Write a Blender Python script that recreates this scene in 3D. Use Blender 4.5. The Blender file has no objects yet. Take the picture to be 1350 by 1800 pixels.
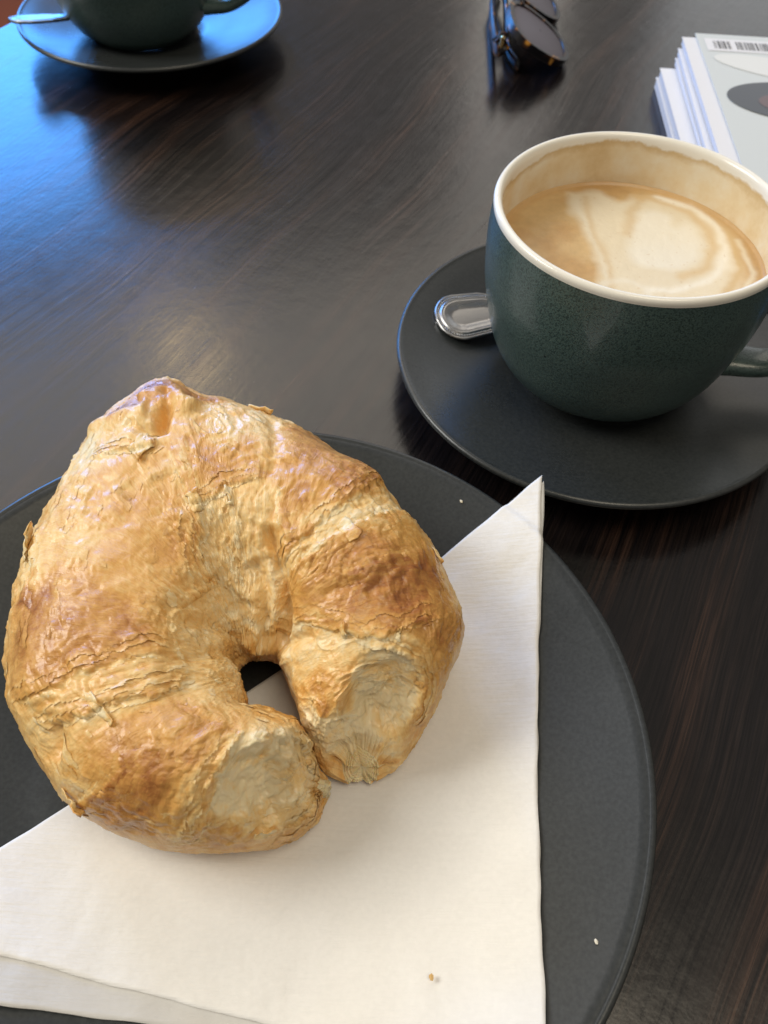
import bpy, bmesh, math, random
import numpy as np
from mathutils import Vector, Matrix

# ------------------------------------------------------------------ camera, world, lights, exposure
scene = bpy.context.scene
cam_data = bpy.data.cameras.new("camera")
cam = bpy.data.objects.new("camera", cam_data)
scene.collection.objects.link(cam)
cam.matrix_world = Matrix(((0.9988, -0.0482, 0.0, 0.0),
                           (0.0380, 0.7866, -0.6163, 0.0),
                           (0.0297, 0.6156, 0.7875, 0.23916),
                           (0, 0, 0, 1)))
cam_data.sensor_fit = 'VERTICAL'
cam_data.sensor_height = 36.0
cam_data.sensor_width = 27.0
cam_data.lens = 29.6255
cam_data.clip_start = 0.01
cam_data.clip_end = 50
cam_data.dof.use_dof = True
cam_data.dof.focus_distance = 0.235
cam_data.dof.aperture_fstop = 22.0
scene.camera = cam

world = bpy.data.worlds.new("World")
scene.world = world
world.use_nodes = True
bg = world.node_tree.nodes["Background"]
bg.inputs[0].default_value = (1.0, 0.93, 0.86, 1)
bg.inputs[1].default_value = 0.23


def area_light(name, loc, target, sx, sy, power, col, spread=180):
    d = bpy.data.lights.new(name, 'AREA')
    d.shape = 'RECTANGLE'
    d.size, d.size_y = sx, sy
    d.energy = power
    d.color = col
    d.spread = math.radians(spread)
    o = bpy.data.objects.new(name, d)
    scene.collection.objects.link(o)
    o.location = loc
    o.rotation_euler = (Vector(target) - Vector(loc)).to_track_quat('-Z', 'Y').to_euler()
    return o


# blue sky seen through the cafe window, behind and to the left of the table
area_light("window_light", (-1.12, 2.15, 0.60), (-0.12, 0.35, 0.60), 1.10, 1.10, 46, (0.075, 0.355, 1.0))
# brighter openings further along the far side of the room
area_light("far_window_light", (0.30, 2.55, 0.85), (0.05, 0.3, 0.6), 0.20, 1.2, 1.2, (1.0, 0.94, 0.86))
area_light("far_window_light", (1.05, 2.35, 0.80), (0.10, 0.3, 0.6), 0.80, 1.1, 2.6, (0.93, 0.97, 1.0))
# big soft daylight opening high on the far left
area_light("skylight", (-0.55, 1.65, 1.55), (-0.03, 0.18, 0.0), 2.3, 0.8, 10.5, (1.0, 0.92, 0.80))
area_light("side_daylight", (-1.6, 0.35, 1.35), (-0.03, 0.15, 0.0), 1.0, 0.9, 31, (0.98, 0.97, 0.92))
# warm ceiling fitting above the table
area_light("ceiling_light", (0.45, -0.25, 2.0), (0.0, 0.2, 0.0), 0.9, 0.9, 13, (1.0, 0.88, 0.68))
# one warm pendant bulb down the room
pl = bpy.data.lights.new("pendant_bulb", 'POINT')
pl.energy = 2.6
pl.color = (1.0, 0.72, 0.38)
pl.shadow_soft_size = 0.06
po = bpy.data.objects.new("pendant_bulb", pl)
scene.collection.objects.link(po)
po.location = (-0.50, 1.55, 1.20)

scene.render.engine = 'CYCLES'
scene.cycles.use_denoising = True
scene.cycles.max_bounces = 8
scene.view_settings.view_transform = 'Standard'
scene.view_settings.look = 'None'
scene.view_settings.gamma = 1
scene.view_settings.use_curve_mapping = False
scene.view_settings.exposure = 0.12

C = scene.collection
rng = np.random.default_rng(7)
random.seed(7)

# ------------------------------------------------------------------ helpers


def tag(o, label=None, cat=None, group=None, kind=None):
    if label: o["label"] = label
    if cat: o["category"] = cat
    if group: o["group"] = group
    if kind: o["kind"] = kind
    return o


def empty(name, loc=(0, 0, 0), rz=0.0):
    o = bpy.data.objects.new(name, None)
    o.empty_display_size = 0.02
    C.objects.link(o)
    o.location = loc
    o.rotation_euler = (0, 0, rz)
    return o


def mesh_obj(name, verts, faces, mat, parent=None, smooth=True, attrs=None):
    me = bpy.data.meshes.new(name)
    verts = np.asarray(verts, dtype=np.float32)
    if isinstance(faces, np.ndarray) and faces.ndim == 2:
        n, k = faces.shape
        me.vertices.add(len(verts))
        me.vertices.foreach_set("co", verts.ravel())
        me.loops.add(n * k)
        me.polygons.add(n)
        me.loops.foreach_set("vertex_index", faces.ravel().astype(np.int32))
        me.polygons.foreach_set("loop_start", np.arange(0, n * k, k, dtype=np.int32))
        me.update(calc_edges=True)
    else:
        me.from_pydata([tuple(map(float, v)) for v in verts], [], [tuple(int(i) for i in f) for f in faces])
        me.update()
    if attrs:
        for an, av in attrs.items():
            av = np.asarray(av, dtype=np.float32)
            if av.ndim == 2:
                a = me.attributes.new(an, 'FLOAT_COLOR', 'POINT')
                if av.shape[1] == 3:
                    av = np.c_[av, np.ones(len(av), np.float32)]
                a.data.foreach_set("color", av.astype(np.float32).ravel())
            else:
                a = me.attributes.new(an, 'FLOAT', 'POINT')
                a.data.foreach_set("value", av.ravel())
    me.polygons.foreach_set("use_smooth", np.full(len(me.polygons), smooth))
    me.materials.append(mat)
    o = bpy.data.objects.new(name, me)
    C.objects.link(o)
    if parent: o.parent = parent
    return o


def grid_faces(n, m, wrap=False):
    i = np.arange(n - 1)[:, None]
    j = np.arange(m if wrap else m - 1)[None, :]
    j2 = (j + 1) % m
    return np.stack([i * m + j, i * m + j2, (i + 1) * m + j2, (i + 1) * m + j], -1).reshape(-1, 4)


def smooth_profile(pts, n):
    """Catmull-Rom through (r, z) points"""
    p = np.asarray(pts, float)
    return catmull(p, n)


def catmull(p, n):
    p = np.asarray(p, float)
    ext = np.vstack([2 * p[0] - p[1], p, 2 * p[-1] - p[-2]])
    t = np.linspace(0, len(p) - 1 - 1e-9, n)
    k = t.astype(int)
    f = (t - k)[:, None]
    a, b, c, d = ext[k], ext[k + 1], ext[k + 2], ext[k + 3]
    return 0.5 * (2 * b + (c - a) * f + (2 * a - 5 * b + 4 * c - d) * f ** 2 + (3 * b - a - 3 * c + d) * f ** 3)


def lathe(name, prof, seg, mat, parent=None, wob=0.0, seed=0):
    prof = np.asarray(prof, float)
    th = np.linspace(0, 2 * np.pi, seg, endpoint=False)
    r, z = prof[:, 0:1], prof[:, 1:2]
    w = 1.0
    if wob:
        rs = np.random.default_rng(seed)
        w = 1 + wob * (np.sin(2 * th + rs.uniform(0, 6)) + 0.5 * np.sin(3 * th + rs.uniform(0, 6)))[None, :]
    v = np.stack([r * np.cos(th) * w, r * np.sin(th) * w, np.broadcast_to(z, (len(prof), seg))], -1).reshape(-1, 3)
    return mesh_obj(name, v, grid_faces(len(prof), seg, True), mat, parent)


_prm = np.random.default_rng(11).permutation(512).astype(np.int32)
_prm = np.concatenate([_prm, _prm])
_grd = np.random.default_rng(12).normal(size=(512, 3))
_grd /= np.linalg.norm(_grd, axis=1, keepdims=True)
_gx, _gy, _gz = (np.ascontiguousarray(_grd[:, k], dtype=np.float32) for k in range(3))


def gnoise(p):
    """gradient noise, p (...,3) -> about -1..1"""
    p = np.asarray(p)
    sh = p.shape[:-1]
    out = []
    co = [np.ascontiguousarray(p[..., k], dtype=np.float32).ravel() for k in range(3)]
    fl = [np.floor(c) for c in co]
    fx, fy, fz = (c - f for c, f in zip(co, fl))
    ix, iy, iz = (f.astype(np.int32) & 511 for f in fl)
    u, v, w = (f * f * f * (f * (f * 6 - 15) + 10) for f in (fx, fy, fz))
    hx = (_prm[ix], _prm[ix + 1])
    rx = []
    for dx in (0, 1):
        ry = []
        for dy in (0, 1):
            hy = _prm[hx[dx] + iy + dy if dy == 0 else (hx[dx] + ((iy + 1) & 511))]
            rz = []
            for dz in (0, 1):
                h = _prm[hy + ((iz + dz) & 511)]
                rz.append((fx - dx) * _gx[h] + (fy - dy) * _gy[h] + (fz - dz) * _gz[h])
            ry.append(rz[0] + w * (rz[1] - rz[0]))
        rx.append(ry[0] + v * (ry[1] - ry[0]))
    return ((rx[0] + u * (rx[1] - rx[0])) * 1.6).reshape(sh).astype(np.float64)


def fbm(p, octaves=4, gain=0.5, lac=2.03):
    s, a = 0, 1.0
    p = np.asarray(p, float)
    for k in range(octaves):
        s = s + a * gnoise(p + 17.3 * k)
        p = p * lac
        a *= gain
    return s


def sstep(a, b, x):
    t = np.clip((x - a) / (b - a), 0, 1)
    return t * t * (3 - 2 * t)


# ------------------------------------------------------------------ materials


def new_mat(name):
    m = bpy.data.materials.new(name)
    m.use_nodes = True
    nt = m.node_tree
    return m, nt, nt.nodes["Principled BSDF"]


def N(nt, t, **kw):
    n = nt.nodes.new(t)
    for k, v in kw.items():
        if k.startswith("i_"):
            key = k[2:]
            key = int(key) if key.isdigit() else key.replace("_", " ")
            n.inputs[key].default_value = v
        else:
            setattr(n, k, v)
    return n


def ramp(nt, stops, fac=None):
    n = nt.nodes.new("ShaderNodeValToRGB")
    el = n.color_ramp.elements
    while len(el) < len(stops): el.new(0.5)
    for e, (p, c) in zip(el, stops):
        e.position = p
        e.color = (*c, 1) if len(c) == 3 else c
    if fac is not None: nt.links.new(fac, n.inputs[0])
    return n


def bump(nt, height, strength, dist, bs, prev=None):
    b = N(nt, "ShaderNodeBump")
    b.inputs["Strength"].default_value = strength
    b.inputs["Distance"].default_value = dist
    nt.links.new(height, b.inputs["Height"])
    if prev is not None: nt.links.new(prev.outputs[0], b.inputs["Normal"])
    nt.links.new(b.outputs[0], bs.inputs["Normal"])
    return b


def coords(nt, scale=(1, 1, 1), rot=(0, 0, 0), out="Object"):
    tc = N(nt, "ShaderNodeTexCoord")
    mp = N(nt, "ShaderNodeMapping")
    mp.inputs["Scale"].default_value = scale
    mp.inputs["Rotation"].default_value = rot
    nt.links.new(tc.outputs[out], mp.inputs[0])
    return mp.outputs[0]


def mix_col(nt, fac, a, b):
    n = N(nt, "ShaderNodeMix", data_type='RGBA')
    for s, v in ((0, fac), (6, a), (7, b)):
        if hasattr(v, "is_output"): nt.links.new(v, n.inputs[s])
        else: n.inputs[s].default_value = v if s == 0 else (*v, 1)
    return n.outputs[2]


def simple(name, col, rough, metal=0.0, spec=0.5, coat=0.0):
    m, nt, b = new_mat(name)
    b.inputs["Base Color"].default_value = (*col, 1)
    b.inputs["Roughness"].default_value = rough
    b.inputs["Metallic"].default_value = metal
    b.inputs["Specular IOR Level"].default_value = spec
    b.inputs["Coat Weight"].default_value = coat
    return m


def mat_table():
    m, nt, b = new_mat("dark_wood")
    co = coords(nt)                                             # table object is built with its grain along local x
    # slow drift so that the grain lines wander
    drift = N(nt, "ShaderNodeTexNoise", i_Scale=3.2, i_Detail=2.0)
    nt.links.new(co, drift.inputs["Vector"])
    sub = N(nt, "ShaderNodeVectorMath", operation='MULTIPLY_ADD')
    nt.links.new(drift.outputs["Color"], sub.inputs[0])
    sub.inputs[1].default_value = (0.0, 0.06, 0.0)
    nt.links.new(co, sub.inputs[2])

    def streak(sx, sy, detail, rough=0.6):
        mp = N(nt, "ShaderNodeMapping")
        mp.inputs["Scale"].default_value = (sx, sy, 1)
        nt.links.new(sub.outputs[0], mp.inputs[0])
        n = N(nt, "ShaderNodeTexNoise", i_Scale=1.0, i_Detail=detail, i_Roughness=rough)
        nt.links.new(mp.outputs[0], n.inputs["Vector"])
        return n.outputs["Fac"]
    broad = streak(4, 55, 2)
    fine = streak(7, 680, 3, 0.7)
    pore = streak(40, 1500, 2, 0.6)
    f1 = ramp(nt, [(0.36, (0.0,) * 3), (0.66, (1.0,) * 3)], fine)
    c1 = ramp(nt, [(0.30, (0.0060, 0.0042, 0.0042)), (0.50, (0.015, 0.0092, 0.0075)), (0.72, (0.058, 0.028, 0.017))], broad)
    c2 = mix_col(nt, f1.outputs[0], (0.0045, 0.0036, 0.0042), c1.outputs[0])
    p1 = ramp(nt, [(0.42, (0.45,) * 3), (0.56, (1.0,) * 3)], pore)
    mul = N(nt, "ShaderNodeMix", data_type='RGBA', blend_type='MULTIPLY')
    mul.inputs[0].default_value = 1.0
    nt.links.new(c2, mul.inputs[6])
    nt.links.new(p1.outputs[0], mul.inputs[7])
    nt.links.new(mul.outputs[2], b.inputs["Base Color"])
    smud = N(nt, "ShaderNodeTexNoise", i_Scale=85.0, i_Detail=4.0, i_Roughness=0.65)
    nt.links.new(co, smud.inputs["Vector"])
    add = N(nt, "ShaderNodeMath", operation='MULTIPLY_ADD')
    nt.links.new(fine, add.inputs[0]); add.inputs[1].default_value = 0.20
    add.inputs[2].default_value = 0.08
    add2 = N(nt, "ShaderNodeMath", operation='MULTIPLY_ADD')
    nt.links.new(smud.outputs["Fac"], add2.inputs[0]); add2.inputs[1].default_value = 0.10
    nt.links.new(add.outputs[0], add2.inputs[2])
    nt.links.new(add2.outputs[0], b.inputs["Roughness"])
    b.inputs["Specular IOR Level"].default_value = 0.62
    hb = bump(nt, fine, 0.28, 0.00012, b)
    bump(nt, smud.outputs["Fac"], 0.3, 0.0004, b, hb)
    return m


def mat_stoneware():
    m, nt, b = new_mat("charcoal_stoneware")
    co = coords(nt)
    n = N(nt, "ShaderNodeTexNoise", i_Scale=900.0, i_Detail=3.0)
    nt.links.new(co, n.inputs["Vector"])
    n2 = N(nt, "ShaderNodeTexNoise", i_Scale=18.0, i_Detail=4.0)
    nt.links.new(co, n2.inputs["Vector"])
    r = ramp(nt, [(0.3, (0.020, 0.0225, 0.0225)), (0.7, (0.033, 0.036, 0.0355))], n.outputs["Fac"])
    nt.links.new(r.outputs[0], b.inputs["Base Color"])
    rr = ramp(nt, [(0.3, (0.25,) * 3), (0.7, (0.36,) * 3)], n2.outputs["Fac"])
    nt.links.new(rr.outputs[0], b.inputs["Roughness"])
    b.inputs["Specular IOR Level"].default_value = 0.5
    bump(nt, n.outputs["Fac"], 0.07, 0.0002, b)
    return m


def mat_teal():
    m, nt, b = new_mat("speckled_teal_glaze")
    co = coords(nt)
    v = N(nt, "ShaderNodeTexNoise", i_Scale=1700.0, i_Detail=2.0, i_Roughness=0.6)
    nt.links.new(co, v.inputs["Vector"])
    n2 = N(nt, "ShaderNodeTexNoise", i_Scale=45.0, i_Detail=3.0)
    nt.links.new(co, n2.inputs["Vector"])
    c1 = ramp(nt, [(0.3, (0.050, 0.086, 0.081)), (0.7, (0.066, 0.106, 0.096))], n2.outputs["Fac"])
    sp = ramp(nt, [(0.40, (1.0,) * 3), (0.52, (0.0,) * 3)], v.outputs["Fac"])
    c2 = mix_col(nt, sp.outputs[0], c1.outputs[0], (0.023, 0.042, 0.040))
    v3 = N(nt, "ShaderNodeTexVoronoi", i_Scale=140.0)
    nt.links.new(co, v3.inputs["Vector"])
    sp3 = ramp(nt, [(0.05, (1.0,) * 3), (0.075, (0.0,) * 3)], v3.outputs["Distance"])
    c3 = mix_col(nt, sp3.outputs[0], c2, (0.003, 0.004, 0.004))
    nt.links.new(c3, b.inputs["Base Color"])
    b.inputs["Roughness"].default_value = 0.30
    b.inputs["Coat Weight"].default_value = 0.35
    b.inputs["Coat Roughness"].default_value = 0.10
    bump(nt, v.outputs["Fac"], 0.5, 0.0003, b)
    return m


def mat_cup_inside():
    """cream glaze, with the tan film the drink left below the rim"""
    m, nt, b = new_mat("cream_glaze_with_coffee_film")
    co = coords(nt)
    sep = N(nt, "ShaderNodeSeparateXYZ")
    nt.links.new(co, sep.inputs[0])
    n = N(nt, "ShaderNodeTexNoise", i_Scale=55.0, i_Detail=5.0, i_Roughness=0.65)
    nt.links.new(co, n.inputs["Vector"])
    # film edge height rises towards the far side of the cup
    e = N(nt, "ShaderNodeMath", operation='MULTIPLY_ADD')
    nt.links.new(n.outputs["Fac"], e.inputs[0]); e.inputs[1].default_value = 0.010
    nt.links.new(sep.outputs["Z"], e.inputs[2])
    e2 = N(nt, "ShaderNodeMath", operation='MULTIPLY_ADD')
    nt.links.new(sep.outputs["Y"], e2.inputs[0]); e2.inputs[1].default_value = -0.020
    nt.links.new(e.outputs[0], e2.inputs[2])
    film = ramp(nt, [(0.0, (1.0,) * 3), (1.0, (0.0,) * 3)])
    mr = N(nt, "ShaderNodeMapRange")
    nt.links.new(e2.outputs[0], mr.inputs[0])
    mr.inputs[1].default_value = 0.0805
    mr.inputs[2].default_value = 0.0816
    nt.links.new(mr.outputs[0], film.inputs[0])
    n2 = N(nt, "ShaderNodeTexNoise", i_Scale=60.0, i_Detail=6.0, i_Roughness=0.62)
    nt.links.new(co, n2.inputs["Vector"])
    fc = ramp(nt, [(0.25, (0.63, 0.46, 0.24)), (0.46, (0.735, 0.60, 0.385)), (0.66, (0.78, 0.71, 0.56))], n2.outputs["Fac"])
    edge = N(nt, "ShaderNodeMapRange")
    nt.links.new(e2.outputs[0], edge.inputs[0])
    edge.inputs[1].default_value = 0.078
    edge.inputs[2].default_value = 0.0812
    fe = mix_col(nt, edge.outputs[0], fc.outputs[0], (0.56, 0.39, 0.18))
    c = mix_col(nt, film.outputs[0], (0.78, 0.745, 0.655), fe)
    nt.links.new(c, b.inputs["Base Color"])
    b.inputs["Roughness"].default_value = 0.16
    bump(nt, n2.outputs["Fac"], 0.12, 0.0003, b)
    return m


def mat_attr_color(name, rough, attr="col", sss=0.0, bump_scale=None, bump_d=0.0):
    m, nt, b = new_mat(name)
    a = N(nt, "ShaderNodeAttribute", attribute_name=attr)
    nt.links.new(a.outputs["Color"], b.inputs["Base Color"])
    b.inputs["Roughness"].default_value = rough
    if sss:
        b.inputs["Subsurface Weight"].default_value = sss
        b.inputs["Subsurface Radius"].default_value = (0.004, 0.002, 0.001)
        b.inputs["Subsurface Scale"].default_value = 1.0
    if bump_scale:
        n = N(nt, "ShaderNodeTexNoise", i_Scale=bump_scale, i_Detail=4.0)
        nt.links.new(coords(nt), n.inputs["Vector"])
        bump(nt, n.outputs["Fac"], 0.5, bump_d, b)
    return m


def mat_pastry(name="baked_pastry", stops=None, sss=0.07, r0=0.58, r1=0.34):
    """baked laminated dough; toast, crumb and gloss come from the modelled surface"""
    m, nt, b = new_mat(name)
    co = coords(nt)
    at = N(nt, "ShaderNodeAttribute", attribute_name="toast")
    n1 = N(nt, "ShaderNodeTexNoise", i_Scale=420.0, i_Detail=5.0, i_Roughness=0.7)
    nt.links.new(co, n1.inputs["Vector"])
    n2 = N(nt, "ShaderNodeTexNoise", i_Scale=1500.0, i_Detail=3.0, i_Roughness=0.6)
    nt.links.new(co, n2.inputs["Vector"])
    fa = N(nt, "ShaderNodeAttribute", attribute_name="flow")
    fm = N(nt, "ShaderNodeMapping")
    fm.inputs["Scale"].default_value = (1150, 190, 300)
    nt.links.new(fa.outputs["Vector"], fm.inputs[0])
    n3 = N(nt, "ShaderNodeTexNoise", i_Scale=1.0, i_Detail=4.0, i_Roughness=0.65, i_Distortion=0.8)
    nt.links.new(fm.outputs[0], n3.inputs["Vector"])
    fs_ = N(nt, "ShaderNodeMath", operation='MULTIPLY_ADD')
    nt.links.new(n3.outputs["Fac"], fs_.inputs[0]); fs_.inputs[1].default_value = 0.34
    nt.links.new(at.outputs["Fac"], fs_.inputs[2])
    fs2 = N(nt, "ShaderNodeMath", operation='SUBTRACT')
    nt.links.new(fs_.outputs[0], fs2.inputs[0]); fs2.inputs[1].default_value = 0.17
    mm = N(nt, "ShaderNodeMath", operation='MULTIPLY_ADD')
    nt.links.new(n1.outputs["Fac"], mm.inputs[0]); mm.inputs[1].default_value = 0.26
    nt.links.new(fs2.outputs[0], mm.inputs[2])
    m2 = N(nt, "ShaderNodeMath", operation='SUBTRACT')
    nt.links.new(mm.outputs[0], m2.inputs[0]); m2.inputs[1].default_value = 0.13
    cr = ramp(nt, stops or [(0.00, (0.79, 0.65, 0.39)), (0.22, (0.79, 0.53, 0.21)), (0.42, (0.67, 0.355, 0.088)),
                   (0.62, (0.52, 0.24, 0.053)), (0.80, (0.37, 0.135, 0.028)), (1.0, (0.15, 0.042, 0.012))], m2.outputs[0])
    nt.links.new(cr.outputs[0], b.inputs["Base Color"])
    rr = N(nt, "ShaderNodeMapRange")
    nt.links.new(m2.outputs[0], rr.inputs[0])
    rr.inputs[1].default_value = 0.1; rr.inputs[2].default_value = 0.7
    rr.inputs[3].default_value = r0; rr.inputs[4].default_value = r1
    nt.links.new(rr.outputs[0], b.inputs["Roughness"])
    b.inputs["Specular IOR Level"].default_value = 0.5
    b.inputs["Subsurface Weight"].default_value = sss
    b.inputs["Coat Weight"].default_value = 0.36
    b.inputs["Coat Roughness"].default_value = 0.17
    b.inputs["Subsurface Radius"].default_value = (0.003, 0.0014, 0.0006)
    b.inputs["Subsurface Scale"].default_value = 1.0
    h0 = bump(nt, n3.outputs["Fac"], 0.5, 0.00055, b)
    h1 = bump(nt, n1.outputs["Fac"], 0.30, 0.0005, b, h0)
    bump(nt, n2.outputs["Fac"], 0.5, 0.0002, b, h1)
    return m


def mat_napkin(name, col, trans):
    m, nt, b = new_mat(name)
    # fine crepe lines across the tissue
    co = coords(nt, (90, 900, 1), (0, 0, math.radians(4)))
    n = N(nt, "ShaderNodeTexNoise", i_Scale=1.0, i_Detail=3.0, i_Roughness=0.6)
    nt.links.new(co, n.inputs["Vector"])
    n2 = N(nt, "ShaderNodeTexNoise", i_Scale=700.0, i_Detail=3.0)
    nt.links.new(coords(nt), n2.inputs["Vector"])
    c = ramp(nt, [(0.25, tuple(x * 0.95 for x in col)), (0.7, col)], n2.outputs["Fac"])
    nt.links.new(c.outputs[0], b.inputs["Base Color"])
    b.inputs["Roughness"].default_value = 0.75
    b.inputs["Specular IOR Level"].default_value = 0.25
    h = bump(nt, n.outputs["Fac"], 0.42, 0.0005, b)
    h = bump(nt, n2.outputs["Fac"], 0.35, 0.00025, b, h)
    n4 = N(nt, "ShaderNodeTexNoise", i_Scale=38.0, i_Detail=3.0, i_Roughness=0.5, i_Distortion=0.6)
    nt.links.new(coords(nt), n4.inputs["Vector"])
    bump(nt, n4.outputs["Fac"], 0.30, 0.0035, b, h)
    tr = N(nt, "ShaderNodeBsdfTranslucent")
    tr.inputs[0].default_value = (*col, 1)
    mx = N(nt, "ShaderNodeMixShader")
    mx.inputs[0].default_value = trans
    nt.links.new(b.outputs[0], mx.inputs[1])
    nt.links.new(tr.outputs[0], mx.inputs[2])
    nt.links.new(mx.outputs[0], nt.nodes["Material Output"].inputs[0])
    return m


def mat_steel():
    m, nt, b = new_mat("brushed_steel")
    b.inputs["Base Color"].default_value = (0.34, 0.335, 0.33, 1)
    b.inputs["Metallic"].default_value = 1.0
    n = N(nt, "ShaderNodeTexNoise", i_Scale=1.0, i_Detail=3.0)
    nt.links.new(coords(nt, (60, 1500, 200)), n.inputs["Vector"])
    r = ramp(nt, [(0.3, (0.24,) * 3), (0.7, (0.40,) * 3)], n.outputs["Fac"])
    nt.links.new(r.outputs[0], b.inputs["Roughness"])
    return m


def mat_paper_edge():
    m, nt, b = new_mat("page_edges")
    n = N(nt, "ShaderNodeTexNoise", i_Scale=1.0, i_Detail=2.0)
    nt.links.new(coords(nt, (6, 6, 2600)), n.inputs["Vector"])
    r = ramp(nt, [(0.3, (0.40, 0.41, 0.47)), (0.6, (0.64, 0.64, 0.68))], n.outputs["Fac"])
    nt.links.new(r.outputs[0], b.inputs["Base Color"])
    b.inputs["Roughness"].default_value = 0.6
    return m


def mat_tortoise():
    m, nt, b = new_mat("tortoiseshell_acetate")
    n = N(nt, "ShaderNodeTexNoise", i_Scale=120.0, i_Detail=2.0, i_Distortion=1.0)
    nt.links.new(coords(nt), n.inputs["Vector"])
    r = ramp(nt, [(0.52, (0.006, 0.005, 0.006)), (0.60, (0.06, 0.022, 0.008)), (0.70, (0.55, 0.25, 0.04))], n.outputs["Fac"])
    nt.links.new(r.outputs[0], b.inputs["Base Color"])
    b.inputs["Roughness"].default_value = 0.30
    b.inputs["Specular IOR Level"].default_value = 0.3
    return m


M_TABLE = mat_table()
M_STONE = mat_stoneware()
M_TEAL = mat_teal()
M_INSIDE = mat_cup_inside()
M_COFFEE = mat_attr_color("coffee_foam", 0.36, bump_scale=900, bump_d=0.00012)
M_PASTRY = mat_pastry()
M_CRUMB = mat_pastry("torn_crumb", [(0.0, (0.79, 0.68, 0.43)), (0.35, (0.74, 0.58, 0.31)), (0.65, (0.60, 0.42, 0.18)), (1.0, (0.48, 0.25, 0.07))], 0.35, 0.42, 0.42)
M_NAP = mat_napkin("tissue_paper", (0.86, 0.84, 0.80), 0.10)
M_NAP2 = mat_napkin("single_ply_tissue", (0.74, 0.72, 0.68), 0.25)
M_STEEL = mat_steel()
M_EDGE = mat_paper_edge()
M_WHITE = simple("white_paper", (0.72, 0.71, 0.71), 0.5)
M_TORT = mat_tortoise()
M_LENS = simple("smoke_lens", (0.075, 0.060, 0.080), 0.40, spec=0.3)
M_FLOOR = simple("red_brown_floor", (0.30, 0.085, 0.05), 0.6)

# ------------------------------------------------------------------ setting: table and floor
GR = math.radians(64)                       # direction of the wood grain and of the table's left edge
# local x runs along the grain, local y to the left of it; left edge at y = 0
TL, TW, TT = 2.2, 0.95, 0.03
rb = 0.004
prof = []                                   # cross-section of the slab with a rounded arris
for a in np.linspace(0, math.pi / 2, 7):
    prof.append((-rb + rb * math.sin(a), -rb + rb * math.cos(a)))
prof += [(0, -TT), (-TW, -TT), (-TW, -0.0)]
prof = prof[::-1]
vs, fs = [], []
xs = [-1.1, 1.1]
for x in xs:
    for (y, z) in prof: vs.append((x, y, z))
k = len(prof)
for j in range(k): fs.append((j, (j + 1) % k, k + (j + 1) % k, k + j))
fs.append(tuple(range(k))[::-1]); fs.append(tuple(range(k, 2 * k)))
table = mesh_obj("table_top", vs, fs, M_TABLE, smooth=False)
table.location = (-0.2592, 0.565, 0)
table.rotation_euler = (0, 0, GR)
tag(table, kind="structure")

floor = mesh_obj("floor", [(-4, -3, -0.74), (4, -3, -0.74), (4, 6, -0.74), (-4, 6, -0.74)], [(0, 1, 2, 3)], M_FLOOR, smooth=False)
tag(floor, kind="structure")

# ------------------------------------------------------------------ plate
PLATE_C = (-0.0368, 0.0938)
PLATE_R, PLATE_H = 0.1134, 0.0198


def plate_z(r):
    """upper surface of the plate"""
    t = np.clip((np.asarray(r, float) - 0.058) / (PLATE_R - 0.0025 - 0.058), 0, None)
    return 0.0062 + (PLATE_H - 0.0062) * np.where(t < 1, t ** 1.6, 1)


top = [(0.0005, 0.0062)] + [(r, float(plate_z(r))) for r in np.linspace(0.02, PLATE_R - 0.0028, 44)]
R0 = PLATE_R - 0.0014
lip = [(R0 + 0.0014 * math.sin(a), PLATE_H - 0.0013 + 0.0014 * math.cos(a)) for a in np.linspace(-0.7, 2.2, 12)]
under = [(PLATE_R - 0.006, 0.0148), (PLATE_R - 0.016, 0.0085), (0.078, 0.0038), (0.072, 0.0026), (0.070, 0.0004), (0.066, 0.0004), (0.064, 0.0030), (0.0005, 0.0030)]
plate = empty("plate", (*PLATE_C, 0))
tag(plate, "large round charcoal stoneware plate under the croissant and napkin", "plate")
lathe("plate_dish", top + lip + under[:5], 220, M_STONE, plate)
lathe("foot_ring", under[4:], 160, M_STONE, plate)

# ------------------------------------------------------------------ saucers, cups, coffee, spoons
SR, SH = 0.080, 0.0173


def build_saucer(loc, label):
    s = empty("saucer", (*loc, 0))
    tag(s, label, "saucer", "saucers")
    t = [(0.0005, 0.0062), (0.020, 0.0062), (0.030, 0.0063), (0.0345, 0.0072), (0.042, 0.0086), (0.052, 0.0106), (0.062, 0.0130), (0.071, 0.0154), (0.0775, 0.0170)]
    t = smooth_profile(t, 48).tolist()
    R = SR - 0.0013
    lp = [(R + 0.0013 * math.sin(a), SH - 0.0012 + 0.0013 * math.cos(a)) for a in np.linspace(-0.6, 2.3, 12)]
    un = [(0.072, 0.0120), (0.058, 0.0078), (0.046, 0.0040), (0.0445, 0.0005), (0.041, 0.0005), (0.039, 0.0035), (0.0005, 0.0035)]
    lathe("saucer_dish", t + lp + un[:4], 200, M_STONE, s)
    lathe("foot_ring", un[3:], 120, M_STONE, s)
    return s


CUP_PROF = [(0.022, 0.0072), (0.0275, 0.0076), (0.031, 0.0096), (0.0385, 0.016), (0.0445, 0.0265), (0.0483, 0.040), (0.0505, 0.052), (0.0513, 0.066), (0.0508, 0.0780)]


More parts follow.
